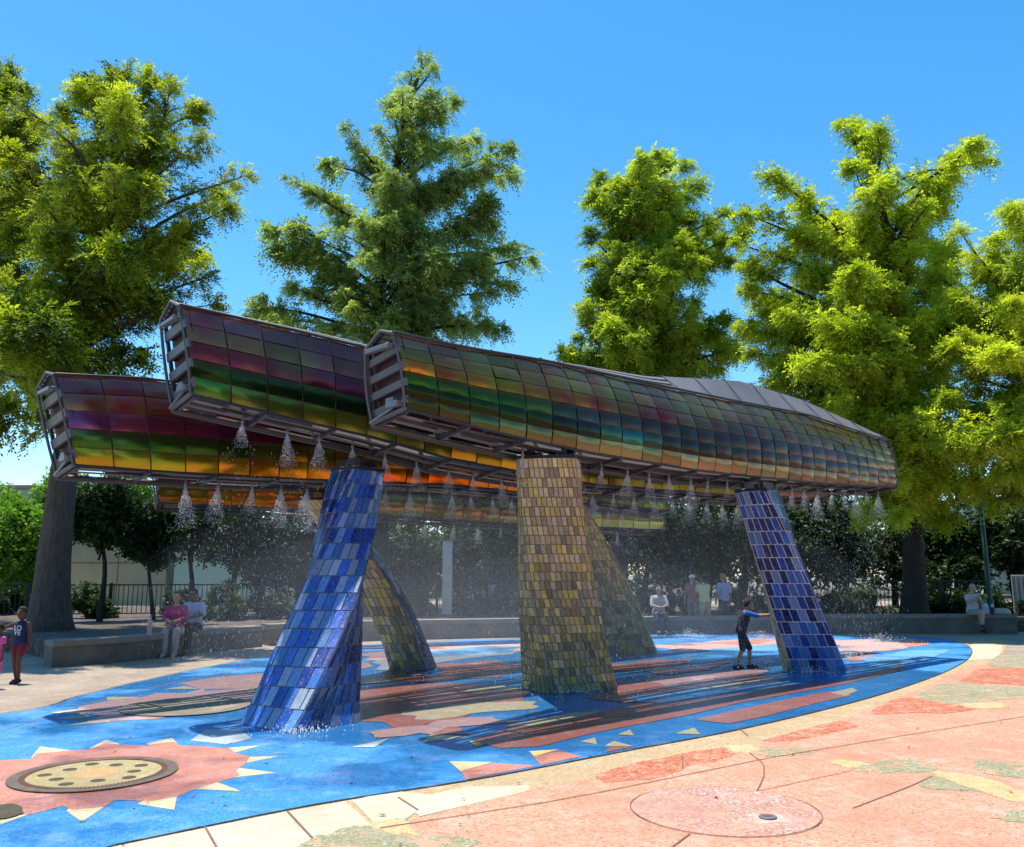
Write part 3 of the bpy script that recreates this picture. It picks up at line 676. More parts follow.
    # top strip roof between skin top, ridge and partly the rear
    UR = [u for u in US if u >= 0.42]
    rf = MB(); rf.grid([[F(u, 1.0, 0.012) + Vector((0, 0, -0.012)) for u in UR], [RP(u, 0) for u in UR]], 0)
    for u in UR[::2]:
        rf.bar(F(u, 1.0, 0.03) + Vector((0, 0, 0.02)), RP(u, 0) + Vector((0, 0, 0.008)), 0.008, 0.008)
    rf.build('roof_sheet', M['roof'], root)
    ed = MB(); ed.tube([F(u, 1.0, 0.035) + Vector((0, 0, 0.012)) for u in US], 0.018, 6); ed.build('top_rail', M['darksteel'], root)
    ed = MB(); ed.tube([F(u, 0.0, 0.0) for u in US], 0.022, 6); ed.build('bottom_rail', M['darksteel'], root)
    # rear slats (light dashes on the ground come through these) and underside slats
    def slat(mb, fn, th=0.007, hi=1.0):
        st = [i / (ncol) for i in range(ncol + 1) if i / ncol <= hi]
        a = [fn(u)[0] for u in st]; b = [fn(u)[1] for u in st]
        mb.grid([a, b, [p + Vector((0, 0, th)) for p in b], [p + Vector((0, 0, th)) for p in a], a], 0, smooth=False)
    rs = MB()
    for k in range(4):
        a0 = 0.10 + k * 0.235
        slat(rs, lambda u: (RP(u, 1).lerp(RP(u, 2), a0), RP(u, 1).lerp(RP(u, 2), a0 + 0.12)))
    for k in range(3):
        a0 = 0.12 + k * 0.3
        slat(rs, lambda u: (F(u, 1.0, 0.0).lerp(RP(u, 0), a0), F(u, 1.0, 0.0).lerp(RP(u, 0), a0 + 0.16)), 0.007, 0.45)
    for k in range(4):
        a0 = 0.05 + k * 0.25
        slat(rs, lambda u: (RP(u, 0).lerp(RP(u, 1), a0), RP(u, 0).lerp(RP(u, 1), a0 + 0.125)))
    rs.build('rear_slats', M['slat'], root)
    us = MB()
    for k in range(3):
        a0 = 0.08 + k * 0.33
        slat(us, lambda u: (F(u, 0.0).lerp(RP(u, 2), a0) + Vector((0, 0, 0.03)), F(u, 0.0).lerp(RP(u, 2), a0 + 0.12) + Vector((0, 0, 0.03))))
    us.build('underside_slats', M['slat'], root)
    # ribs across the underside and the rear
    rb = MB()
    for i in range(0, ncol + 1, 2):
        u = min(max(i / ncol, 0.002), 0.998)
        rb.bar(F(u, 0.0) + Vector((0, 0, -0.01)), RP(u, 2) + Vector((0, 0, -0.01)), 0.022, 0.028)
        rb.bar(RP(u, 2), RP(u, 1), 0.02, 0.02, up=f); rb.bar(RP(u, 1), RP(u, 0), 0.02, 0.02)
    rb.tube([RP(u, 2) + Vector((0, 0, -0.02)) for u in US], 0.045, 6); rb.tube([RP(u, 1) for u in US], 0.03, 6)
    rb.build('rib_frame', m_plain('rib_steel', (0.085, 0.075, 0.07), 0.5, 0.5, 0.2, 3), root)
    # end frames with louvres
    for u in (0.0, 1.0):
        e = MB(); fpts = [F(u, v / 10, 0.02) for v in range(11)]
        rear = [RP(u, 2).lerp(RP(u, 1), k / 10) - f * (0.05 * math.sin(math.pi * k / 10)) for k in range(11)]
        sd = d * (0.03 if u == 0 else -0.03)
        e.tube([p - sd for p in fpts], 0.014, 6, wide=1.0); e.tube([p - sd for p in rear], 0.020, 6)
        e.tube([fpts[-1] - sd, RP(u, 0) - sd, rear[-1] - sd], 0.02, 6); e.tube([fpts[0] - sd, rear[0] - sd], 0.03, 6)
        e.build('end_frame', M['louvre'], root)
        lv = MB()
        for k in range(4):
            v0 = 0.08 + k * 0.225; v1 = v0 + 0.095
            def lerp2(a, v): i = min(int(v * 10), 9); return a[i].lerp(a[i + 1], v * 10 - i)
            q = [lerp2(fpts, v0), lerp2(rear, v0), lerp2(rear, v1), lerp2(fpts, v1)]
            o = sd * 1.2
            q2 = [p + o for p in q]
            lv.face(q); lv.face(list(reversed(q2)))
            for k_ in range(4): lv.face([q[k_], q2[k_], q2[(k_ + 1) % 4], q[(k_ + 1) % 4]])
        lv.build('end_louvres', M['louvre'], root)
        bk = MB(); o = sd * 3
        bk.grid([[p + o for p in fpts], [p + o for p in rear]], 0); bk.build('end_liner', M['inner'], root)
        p = fpts[1].lerp(rear[1], 0.25) - sd * 1.5; zv = Vector((0, 0, 1))
        hw = MB(); hw.box(p, (0.05, 0.10, 0.035), (d, f, zv), 0, 0.006); hw.box(p + Vector((0, 0, 0.055)) - f * 0.05, (0.035, 0.07, 0.025), (d, f, zv), 0, 0.006); hw.build('end_bracket', M['steel'], root)
        p = fpts[9].lerp(rear[9], 0.5) - sd * 1.2; hw = MB(); hw.box(p, (0.04, 0.22, 0.025), (d, f, zv), 0, 0.006); hw.build('cross_arm', M['steel'], root)
        hw = MB(); hw.bar(fpts[1] - sd, rear[0] - sd * 2, 0.012, 0.012); hw.build('brace', M['steel'], root)
    # water pipe and nozzles
    pp = MB(); pf = lambda u: F(u, 0.0).lerp(RP(u, 2), 0.42) + Vector((0, 0, 0.0))
    pp.tube([pf(u) for u in US[1:-1]], 0.022, 8); pp.build('water_pipe', M['darksteel'], root)
    u0, u1, nn = noz
    for k in range(nn):
        u = u0 + (u1 - u0) * k / (nn - 1) + random.uniform(-0.3, 0.3) / nn * 0.3
        p = pf(u); nz = MB(); nz.tube([p + Vector((0, 0, -0.02)), p + Vector((0, 0, -0.07)), p + Vector((0, 0, -0.10))], [0.014, 0.014, 0.024], 8); nz.build('nozzle', M['steel'], root)
        NOZ.append((label, p + A0 + Vector((0, 0, -0.11)), u))
    return root
K = lambda *s: [(u, lin(c)) for u, c in s]
C3 = canopy('nearest long canopy with copper and grey dichroic panels, carried by the central gold pillar', (-1.14, 8.9), (7.85, 17.4),
    [(408, 410), (475, 427), (545, 444), (600, 455), (640, 461), (700, 471), (768, 478), (831, 484), (895, 487)],
    [(400, 333), (480, 348), (560, 360), (640, 377), (740, 398), (815, 413), (890, 440), (896, 442)],
    [(400, 335), (500, 353), (600, 368), (640, 375), (740, 381), (800, 399), (850, 421), (893, 441)],
    [K((0, (34, 50, 22)), (.12, (100, 135, 105)), (.35, (140, 155, 135)), (.55, (150, 145, 125)), (.75, (120, 110, 95)), (1, (130, 95, 60))),
     K((0, (38, 52, 24)), (.15, (34, 62, 40)), (.22, (26, 34, 38)), (.31, (50, 130, 130)), (.36, (38, 42, 50)), (.45, (42, 30, 26)), (1, (90, 60, 40))),  # dark middle rows: mirrored trees painted into the panel colour
     K((0, (35, 100, 32)), (.15, (30, 95, 42)), (.22, (52, 70, 84)), (.32, (52, 54, 66)), (.4, (66, 50, 44)), (.6, (78, 46, 32)), (.85, (95, 60, 35)), (1, (140, 110, 45))),
     K((0, (205, 150, 40)), (.15, (185, 115, 45)), (.3, (165, 95, 50)), (.5, (115, 75, 50)), (.8, (130, 95, 45)), (1, (170, 150, 60))),
     K((0, (170, 145, 95)), (.25, (160, 138, 80)), (.5, (155, 130, 70)), (.8, (140, 112, 52)), (1, (170, 145, 55))),
     K((0, (155, 118, 105)), (.25, (162, 140, 95)), (.6, (158, 138, 88)), (1, (138, 112, 66)))],
    28, (0.56, 1.15), (0.04, 0.08, 0.20), (0.16, 0.97, 21), 0.12, 0.50)
C2 = canopy('middle canopy with mauve, magenta and green dichroic panels, on the left blue pillar', (-3.71, 9.67), (6.85, 18.65),
    [(190, 394), (253, 409), (312, 423), (371, 437), (450, 459), (525, 473), (600, 485), (740, 496), (830, 498)],
    [(181, 304), (250, 319), (330, 337), (375, 348), (450, 380), (600, 420), (740, 450), (835, 462)],
    [(181, 303), (250, 318), (330, 335), (375, 346), (450, 376), (600, 414), (740, 446), (835, 460)],
    [K((0, (60, 140, 70)), (.12, (150, 170, 60)), (.2, (85, 140, 65)), (.3, (190, 190, 60)), (.5, (120, 150, 70)), (.75, (130, 150, 60)), (.9, (170, 120, 50)), (1, (100, 60, 40))),
     K((0, (24, 88, 32)), (.3, (20, 76, 42)), (.4, (30, 60, 40)), (1, (100, 110, 50))),
     K((0, (190, 90, 65)), (.08, (140, 55, 75)), (.2, (125, 58, 66)), (.3, (150, 36, 50)), (.4, (90, 40, 40)), (1, (70, 50, 40))),
     K((0, (190, 130, 85)), (.15, (178, 118, 95)), (.3, (168, 112, 95)), (1, (110, 85, 65))),
     K((0, (165, 108, 105)), (.2, (160, 118, 90)), (1, (130, 105, 80)))],
    30, (0.66, 1.35), (0.04, 0.06, 0.10), (0.055, 0.90, 24), 0.18)
C1 = canopy('leftmost canopy with purple top rows and a yellow to orange bottom row', (-5.4, 10.45), (3.5, 19.2),
    [(70, 465), (156, 471), (221, 475), (298, 479), (450, 485), (520, 492), (660, 510)],
    [(53, 377), (160, 380), (300, 398), (450, 425), (660, 465)],
    [(53, 376), (160, 379), (300, 396), (450, 422), (660, 463)],
    [K((0, (205, 205, 50)), (.08, (165, 205, 60)), (.2, (225, 190, 35)), (.3, (240, 150, 25)), (.5, (235, 140, 25)), (.7, (190, 170, 50)), (.8, (60, 90, 60)), (1, (130, 170, 80))),
     K((0, (70, 140, 55)), (.15, (45, 120, 45)), (.25, (130, 125, 25)), (.5, (160, 110, 25)), (1, (60, 70, 40))),
     K((0, (170, 95, 150)), (.08, (180, 85, 120)), (.15, (130, 45, 100)), (.25, (80, 35, 25)), (.5, (90, 50, 20)), (1, (50, 45, 40))),
     K((0, (200, 148, 100)), (.1, (195, 125, 95)), (.2, (200, 85, 40)), (.4, (110, 50, 35)), (1, (70, 60, 55))),
     K((0, (180, 120, 125)), (.1, (180, 130, 110)), (.2, (215, 110, 70)), (.4, (120, 80, 70)), (1, (90, 80, 75)))],
    27, (0.66, 0.95), (0.04, 0.05, 0.08), (0.12, 0.93, 22), 0.30)
C0 = canopy('farthest low canopy with olive yellow panels seen below the others', (-7.45, 18.0), (4.1, 23.2),
    [(167, 503), (300, 509), (420, 517), (520, 524), (668, 530)],
    [(152, 460), (300, 468), (520, 486), (668, 500)], [(152, 458), (300, 466), (520, 484), (668, 498)],
    [K((0, (150, 120, 30)), (.2, (200, 140, 30)), (.35, (160, 150, 50)), (.6, (150, 145, 80)), (.8, (160, 195, 110)), (1, (150, 190, 120))),
     K((0, (110, 110, 30)), (.2, (190, 120, 20)), (.4, (120, 120, 50)), (1, (110, 130, 80))),
     K((0, (120, 60, 30)), (1, (70, 70, 60))), K((0, (140, 110, 90)), (1, (90, 85, 75)))],
    26, (0.60, 0.6), (0.05, 0.06, 0.05), (0.20, 0.9, 14))

# ------------------------------------------------------------------ water
OCT_V = np.array([[0, 0, 1], [1, 0, 0], [0, 1, 0], [-1, 0, 0], [0, -1, 0], [0, 0, -1]], dtype=np.float32)
OCT_F = np.array([[0, 1, 2], [0, 2, 3], [0, 3, 4], [0, 4, 1], [5, 2, 1], [5, 3, 2], [5, 4, 3], [5, 1, 4]], dtype=np.int32)
def droplets(name, P, rad, ln, axis=None):
    n = len(P); S = np.stack([rad, rad, ln], 1)
    V = OCT_V[None] * S[:, None, :]
    if axis is not None:   # slant: shear the long axis along the flight direction
        V[:, :, 0] += OCT_V[None, :, 2] * ln[:, None] * axis[:, None, 0]; V[:, :, 1] += OCT_V[None, :, 2] * ln[:, None] * axis[:, None, 1]
    V = V + P[:, None, :]
    Fc = (OCT_F[None] + (np.arange(n) * 6)[:, None, None]).reshape(-1)
    return np_mesh(name, V.reshape(-1, 3), Fc, 3)
def spray_mesh(i, n=1150):
    r = rng.random(n) ** 1.15 * 0.50; ang = rng.random(n) * 2 * np.pi; k = np.sqrt(rng.random(n)) * np.tan(R(25))
    curve = 1 - 0.22 * (r / 0.50)
    x = r * k * curve * np.cos(ang); y = r * k * curve * np.sin(ang); z = -r - 0.25 * r * r + rng.normal(0, 0.01, n)
    P = np.stack([x, y, z], 1); ax = np.stack([-k * np.cos(ang), -k * np.sin(ang)], 1)
    rad = rng.uniform(0.0016, 0.0052, n) * (1.15 - 0.6 * r / 0.5); return droplets('spray_%d' % i, P, rad, rad * rng.uniform(1.5, 3.5, n), ax)
sprays = [spray_mesh(i) for i in range(5)]
for s_ in sprays: s_.materials.append(M['drop'])
SLAB = {C3['label']: 'white cone of water spraying from a nozzle under the nearest canopy', C2['label']: 'white cone of water spraying from a nozzle under the middle canopy',
        C1['label']: 'white cone of water spraying from a nozzle under the leftmost canopy', C0['label']: 'white cone of water spraying from a nozzle under the farthest canopy'}
for k, (lab, p, u) in enumerate(NOZ):
    if lab == C1['label'] and p.x > 2.4: continue
    o = bpy.data.objects.new('water_spray', sprays[k % 5]); COL.objects.link(o); o.location = p; o.rotation_euler = (random.uniform(-.08, .08), random.uniform(-.08, .08), random.uniform(0, 6.28))
    s_ = random.uniform(0.42, 0.85) * (1.45 if lab == C1['label'] and u < .4 else 1.0) * (0.8 if lab == C0['label'] else 1); o.scale = (s_, s_, s_ * random.uniform(.9, 1.15))
    tag(o, SLAB[lab], 'water spray', 'water sprays under the ' + SLAB[lab].split('the ')[1])
# falling rain below the nozzles
pts = []
for lab, p, u in NOZ:
    nn = int(rng.uniform(250, 800))
    q = np.zeros((nn, 3)); ang = rng.random(nn) * 6.283; fz = rng.random(nn) ** 1.1; rr = np.sqrt(rng.random(nn)) * (0.62 - 0.42 * fz)
    q[:, 0] = p.x + rr * np.cos(ang); q[:, 1] = p.y + rr * np.sin(ang); q[:, 2] = fz * (p.z - 0.25); pts.append(q)
P = np.concatenate(pts); n = len(P); rad = 0.0009 + 0.0024 * rng.random(n) ** 2.2
o = link('falling_water', droplets('falling_water', P, rad, rad * rng.uniform(2, 8, n)), M['rain']); o['kind'] = 'stuff'
# splashes on the pad where the water lands
sp = []
for c, nn, hh, rr in ((G(705, 634), 900, 0.42, 0.55), (G(690, 640), 500, 0.25, 0.8), (G(760, 640), 400, 0.2, 0.9), (G(880, 646), 500, 0.25, 1.2), (G(850, 660), 300, 0.2, 0.8), (G(810, 674), 300, 0.1, 0.6), (G(300, 733), 250, 0.05, 0.5), (G(575, 694), 250, 0.08, 0.6), (G(600, 645), 400, 0.15, 2.0)):
    q = np.zeros((nn, 3)); ang = rng.random(nn) * 6.283; r_ = np.abs(rng.normal(0, 0.5, nn)) * rr
    q[:, 0] = c.x + r_ * np.cos(ang); q[:, 1] = c.y + r_ * np.sin(ang); q[:, 2] = 0.03 + hh * rng.random(nn) ** 1.6 * np.clip(1.2 - r_ / rr, 0.15, 1); sp.append(q)
P = np.concatenate(sp); n = len(P); rad = rng.uniform(0.003, 0.008, n)
o = link('splashing_water', droplets('splashing_water', P, rad, rad * rng.uniform(1, 2.5, n)), M['drop']); o['kind'] = 'stuff'
# thin mist hanging among the sprays
def m_mist(dens):
    a = NT('mist_volume'); v = a.n('ShaderNodeVolumePrincipled'); v.inputs['Color'].default_value = (0.93, 0.95, 0.97, 1); v.inputs['Density'].default_value = dens
    v.inputs['Anisotropy'].default_value = 0.2; a.l(v.outputs[0], a.o.inputs['Volume']); return a.m
mm = m_mist(0.008)
for q, (ce, ra) in enumerate((((-0.3, 17.4, 0.9), (7.6, 3.8, 2.6)), ((-1.2, 17.2, 0.7), (5.6, 3.0, 1.9)), ((1.0, 17.8, 0.5), (5.0, 2.6, 1.5)))):
    mb = MB(); mb.ball(ce, ra, 40, 20); o = mb.build('mist', mm, merge=True); o['kind'] = 'stuff'

# ------------------------------------------------------------------ planter walls and bed
def wall(label, pts_px, h, thick, endcap=True):
    P = [G(*p) for p in pts_px]; P = catmull(P, 3) if len(P) > 2 else P
    root = empty('planter_wall', P[0], 0, label, 'low wall', 'low concrete planter walls')
    o0 = P[0]
    def nrm(i):
        d = (P[min(i + 1, len(P) - 1)] - P[max(i - 1, 0)]).normalized(); n_ = Vector((-d.y, d.x, 0)); return n_ if n_.y > 0 else -n_
    b = MB(); c = MB()
    def prism(mb, f0, f1, z0, z1):
        rows = []
        for i, p in enumerate(P):
            n_ = nrm(i); q = p - o0; a, e = q + n_ * f0, q + n_ * f1
            rows.append([a + Vector((0, 0, z0)), e + Vector((0, 0, z0)), e + Vector((0, 0, z1)), a + Vector((0, 0, z1))])
        mb.grid(rows, 0, closed=True, smooth=False); mb.face(rows[0]); mb.face(list(reversed(rows[-1])))
    prism(b, 0, thick, 0.0, h - 0.10); prism(c, -0.035, thick + 0.03, h - 0.10, h)
    b.build('wall_body', M['concrete'], root, merge=True); c.build('coping', M['coping'], root, merge=True)
    return root
wall('low concrete planter wall with pale coping, at the left below the big brown trunk', [(51, 668), (110, 663.5), (165, 657.5), (212, 651.5), (262, 646.5)], 0.46, 0.42)
wall('long low concrete wall behind the falling water, in the middle of the back edge', [(268, 646), (345, 642), (430, 639.5), (520, 637.5), (640, 635), (780, 633.5)], 0.48, 0.42)
wall('low concrete planter wall at the right where the woman sits', [(832, 634), (930, 633.8), (1018, 634)], 0.52, 0.5)
bed = MB()
zb_ = 0.36
bo = [G(60, 664), G(110, 660), G(165, 654), G(212, 649), G(262, 644.5), G(345, 640), G(430, 637.5), G(520, 635.5), G(640, 633), G(780, 631.8), G(850, 631.8), G(930, 631.6), G(1012, 631.8), Vector((18, 24.6, 0)), Vector((40, 30, 0)), Vector((45, 95, 0)), Vector((-45, 95, 0)), Vector((-26, 22, 0)), Vector((-12.5, 19.5, 0)), G(30, 654)]
bed.poly(bo, zb_)
for a, b in zip(bo, bo[1:] + bo[:1]): bed.face([Vector((a.x, a.y, 0)), Vector((b.x, b.y, 0)), Vector((b.x, b.y, zb_)), Vector((a.x, a.y, zb_))])
structure('mulch_bed', bed, M['mulch'])
# sunlit path behind the bed
g = MB(); g.poly([at(-80, 600, 33).xy.to_3d(), at(300, 600, 36).xy.to_3d(), at(560, 600, 34).xy.to_3d(), at(1100, 600, 36).xy.to_3d(), Vector((40, 42, 0)), Vector((-40, 42, 0))], zb_ + 0.01); structure('back_path', g, M['plaza2'])

# ------------------------------------------------------------------ foliage generator
def foliage(name, C, AX, L, lw, m, mat, parent, droop=0.35, fan=0.9, tint_bias=None, size=None):
    """C spray origins (n,3); AX unit axes; each spray carries m leaflets as quads"""
    n = len(C)
    L = L * rng.uniform(0.6, 1.3, n)
    sz = np.ones(n) if size is None else size; L = L * sz
    up = np.array([0, 0, 1.0]); side = np.cross(AX, up) + rng.normal(0, 0.45, (n, 3)); side -= AX * np.sum(side * AX, 1, keepdims=True)
    side /= np.linalg.norm(side, axis=1, keepdims=True) + 1e-6
    nrm = np.cross(side, AX)
    k = (np.arange(m) + 0.5) / m
    sg = np.where(np.arange(m) % 2 == 0, 1.0, -1.0)
    base = C[:, None, :] + AX[:, None, :] * (L[:, None] * k[None])[..., None]
    base[..., 2] -= droop * (L[:, None] * k[None] ** 2)
    ld = AX[:, None, :] * 0.75 + side[:, None, :] * (sg[None, :, None] * fan) + nrm[:, None, :] * rng.normal(0, 0.35, (n, m, 1)) + np.array([0, 0, -droop * 0.8])
    ld /= np.linalg.norm(ld, axis=2, keepdims=True)
    ll = (lw[0] * rng.uniform(0.6, 1.3, (n, m)) * (1.1 - 0.5 * k[None]) * sz[:, None])[..., None]; ww = (lw[1] * rng.uniform(0.7, 1.3, (n, m)) * sz[:, None])[..., None]
    wv = np.cross(ld, nrm[:, None, :] + rng.normal(0, 0.4, (n, m, 3))); wv /= np.linalg.norm(wv, axis=2, keepdims=True) + 1e-6
    p0 = base; p1 = base + ld * ll * 0.45 + wv * ww; p2 = base + ld * ll; p3 = base + ld * ll * 0.45 - wv * ww
    V = np.stack([p0, p1, p2, p3], 2).reshape(-1, 3)
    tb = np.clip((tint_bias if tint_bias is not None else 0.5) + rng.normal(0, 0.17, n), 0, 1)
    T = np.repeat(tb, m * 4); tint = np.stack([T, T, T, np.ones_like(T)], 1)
    me = np_mesh(name, V, np.arange(len(V), dtype=np.int32), 4, tint)
    return link(name, me, mat, parent)

def tree(label, cat, name, Y, trunk_px, r0, r1, boughs, fills, mat, bark, nspray, L=0.40, lw=(0.125, 0.019), m=12, droop=0.35, group=None, depth=2.4, zb=0.36, rad_scale=1.0, seed=1, tipbias=0.35):
    rd = np.random.default_rng(seed)
    tr = [at(px, py, Y) for px, py in trunk_px]
    tr[0] = Vector((tr[0].x, Y, zb))
    root = empty(name, tr[0], 0, label, cat, group); o0 = tr[0]
    tb = MB(); tp = catmull(tr, 5); n = len(tp)
    rad = [r0 + (r1 - r0) * (i / (n - 1)) ** 0.8 for i in range(n)]
    for i in range(min(5, n)): rad[i] *= 1 + 0.25 * (1 - i / 5) ** 2
    lmb = MB()
    tb.tube([p - o0 for p in tp], rad, 14)
    mpp = FPX / (Y * cs)
    zs = [p.z for p in tp]
    def on_trunk(z):
        for i in range(n - 1):
            if zs[i] <= z <= zs[i + 1]:
                f = (z - zs[i]) / max(zs[i + 1] - zs[i], 1e-4); return tp[i].lerp(tp[i + 1], f), rad[i] + (rad[i + 1] - rad[i]) * f
        return (tp[-1], rad[-1]) if z > zs[-1] else (tp[0], rad[0])
    B = []
    for b in boughs:
        tip = at(b[0], b[1], Y + (b[4] if len(b) > 4 else rd.uniform(-1.3, 1.3))); s, sr = on_trunk(at(trunk_px[0][0], b[2], Y).z); tip = tip - (tip - s).normalized() * 0.38; B.append((s, tip, b[3] / mpp * rad_scale, sr))
    nb = len(B)
    for k in range(fills):
        s, tip, r_, sr = B[rd.integers(nb)]; s2, tip2, r2, sr2 = B[rd.integers(nb)]
        f = rd.uniform(0.30, 0.92); q = s.lerp(tip, f).lerp(s2.lerp(tip2, f), rd.uniform(0, 0.5))
        q = q + Vector((rd.uniform(-.5, .5), rd.uniform(-depth, depth) * (1.15 - 0.5 * f), rd.uniform(-.3, .4)))
        st, sr = on_trunk(max(min(q.z - rd.uniform(0.3, 1.4), zs[-1]), s.z * 0.6 + s2.z * 0.4 - 1.0)); B.append((st, q, r_ * rd.uniform(0.6, 0.95), sr))
    wts = np.array([max((b[1] - b[0]).length, 0.9) ** 0.8 * b[2] for b in B]); wts /= wts.sum()
    Cs, As, Tb, Ls = [], [], [], []
    for (s, tip, r_, sr), w_ in zip(B, wts):
        Ln = (tip - s).length; side = Vector((rd.normal(), rd.normal(), 0)) * 0.08 * Ln
        mid = s.lerp(tip, 0.5) + side + Vector((0, 0, 0.06 * Ln)); pl = catmull([s, mid, tip], 5)
        rr = min(sr * 0.5, 0.022 + 0.012 * Ln); lmb.tube([p - o0 for p in pl], [rr * (1 - i / (len(pl) - 1)) ** 0.8 + 0.008 for i in range(len(pl))], 6)
        ns = max(int(nspray * 1.75 * w_), 30)
        bt = rd.normal(0, 0.13); bs = rd.uniform(0.68, 1.3)
        # sub-boughs carry tufts of sprays
        nsub = max(9, int(Ln / 0.15)); 
        ks = rd.random(nsub) ** 0.75 * 0.85 + 0.15
        per = max(4, int(1.12 * ns / (nsub + 2)))
        arr = np.array([list(p) for p in pl]); tt = np.linspace(0, 1, len(pl)); bd = np.array((tip - s).normalized())
        for t_ in list(ks) + [0.97, 1.0]:
            p = np.array([np.interp(t_, tt, arr[:, c]) for c in range(3)])
            taper = (1 - t_) ** 0.6 * 0.85 + 0.25
            dirv = rd.normal(0, 1, 3); dirv[2] *= 0.55; dirv = dirv - bd * dirv.dot(bd) * 0.6; dirv /= np.linalg.norm(dirv) + 1e-6
            dirv = dirv * 0.9 + bd * (0.75 + 0.8 * (t_ > 0.95)); dirv /= np.linalg.norm(dirv)
            ln = r_ * taper * rd.uniform(0.5, 1.55)
            end = p + dirv * ln
            if ln > 0.25: lmb.tube([Vector(p) - o0, Vector(end) - o0], [0.014, 0.005], 4, caps=False)
            q = rd.random(per) ** 0.7
            c = p[None] + dirv[None] * (ln * q)[:, None] + rd.normal(0, 0.045 + 0.07 * r_ * taper, (per, 3)) * np.array([1, 1, 0.7])
            ax = dirv[None] * 0.8 + rd.normal(0, 0.5, (per, 3)); ax[:, 2] -= droop * 0.6; ax /= np.linalg.norm(ax, axis=1, keepdims=True)
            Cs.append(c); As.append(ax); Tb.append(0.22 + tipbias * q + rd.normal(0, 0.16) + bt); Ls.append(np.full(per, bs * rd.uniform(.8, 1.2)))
    tbo = tb.build('trunk', bark, root); lmb.build('limbs', bark, root)
    C = np.concatenate(Cs) - np.array(o0); A = np.concatenate(As)
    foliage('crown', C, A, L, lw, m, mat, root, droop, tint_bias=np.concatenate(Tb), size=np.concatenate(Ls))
    return root

def broadleaf(label, cat, name, Y, base_px, cpx, cpy, rx, ry, mat, bark, n, leaf=0.13, group=None, tr=0.09, lean=0.0, seed=1, nclump=22, zb=0.36, rdep=1.0, stems=1):
    rd = np.random.default_rng(seed)
    c = at(cpx, cpy, Y); mpp = FPX / (Y * cs); RX, RZ = rx / mpp, ry / mpp; RY = RX * rdep
    b = at(base_px, 600, Y); b = Vector((b.x, Y, zb)); root = empty(name, b, 0, label, cat, group)
    tb = MB()
    for s in range(stems):
        off = Vector((rd.uniform(-.3, .3), rd.uniform(-.2, .2), 0)) * (stems > 1)
        top = c - b + Vector((rd.uniform(-.3, .3) * RX, 0, 0.2 * RZ))
        mid = (top * 0.5) + Vector((rd.uniform(-.25, .25), rd.uniform(-.2, .2), 0)); pl = catmull([off, mid, top], 5)
        tb.tube(pl, [tr * (1.25 - 0.95 * i / (len(pl) - 1)) for i in range(len(pl))], 8)
    cl = rd.normal(0, 1, (nclump, 3)); cl /= np.linalg.norm(cl, axis=1, keepdims=True); cl *= (rd.random((nclump, 1)) ** 0.45) * 0.82
    cl = cl * np.array([RX, RY, RZ]); rads = rd.uniform(0.25, 0.48, nclump) * min(RX, RZ)
    cc = np.array(c - b)
    for k in range(nclump):
        e = Vector(cl[k] + cc); st = Vector((0, 0, 0)).lerp(Vector(cc), rd.uniform(.55, .95)); tb.tube([st, st.lerp(e, .55) + Vector((0, 0, .08)), e], [tr * .45, tr * .25, .008], 5, caps=False)
    tb.build('trunk' if stems == 1 else 'stems', bark, root)
    idx = rd.integers(0, nclump, n); d = rd.normal(0, 1, (n, 3)); d /= np.linalg.norm(d, axis=1, keepdims=True)
    C = cl[idx] + cc + d * (rads[idx] * rd.random(n) ** 0.4)[:, None]
    keep = C[:, 2] > 0.05; C = C[keep]; d = d[keep]; idx = idx[keep]
    ax = d * 0.8 + rd.normal(0, 0.6, d.shape); ax[:, 2] -= 0.25; ax /= np.linalg.norm(ax, axis=1, keepdims=True)
    foliage('crown', C, ax, leaf * 1.2, (leaf, leaf * 0.36), 3, mat, root, 0.3, 1.1, tint_bias=0.45 + rd.normal(0, 0.14, nclump)[idx])
    return root

# ------------------------------------------------------------------ people (built before the heavy foliage)
def remesh(mb, voxel, name, smooth=4):
    me = mb.mesh(name, merge=True); o = bpy.data.objects.new(name, me); COL.objects.link(o)
    md = o.modifiers.new('r', 'REMESH'); md.mode = 'VOXEL'; md.voxel_size = voxel; md.use_smooth_shade = True
    s = o.modifiers.new('s', 'SMOOTH'); s.iterations = smooth; s.factor = 0.5
    dg = bpy.context.evaluated_depsgraph_get(); m2 = bpy.data.meshes.new_from_object(o.evaluated_get(dg))
    bpy.data.objects.remove(o); bpy.data.meshes.remove(me); m2.name = name
    return m2
STAND = dict(pel=(0, 0, .93), chest=(0, 0, 1.25), neck=(0, 0, 1.44), head=(0, .03, 1.585), shL=(-.165, 0, 1.365), shR=(.165, 0, 1.365), elL=(-.23, 0, 1.13), elR=(.23, 0, 1.13),
             wrL=(-.25, .05, .89), wrR=(.25, .05, .89), hiL=(-.09, 0, .90), hiR=(.09, 0, .90), knL=(-.10, .02, .49), knR=(.10, .02, .49), anL=(-.10, 0, .08), anR=(.10, 0, .08), toL=(-.12, .17, .035), toR=(.12, .17, .035))
SIT = dict(STAND, pel=(0, 0, .56), chest=(0, .05, .88), neck=(0, .06, 1.07), head=(0, .10, 1.215), shL=(-.165, .05, .99), shR=(.165, .05, .99), elL=(-.22, .16, .78), elR=(.22, .16, .78),
           wrL=(-.08, .36, .74), wrR=(.08, .36, .74), hiL=(-.09, .03, .53), hiR=(.09, .03, .53), knL=(-.11, .44, .53), knR=(.11, .44, .53), anL=(-.10, .46, .09), anR=(.10, .46, .09), toL=(-.11, .63, .035), toR=(.11, .63, .035))
MC = {}
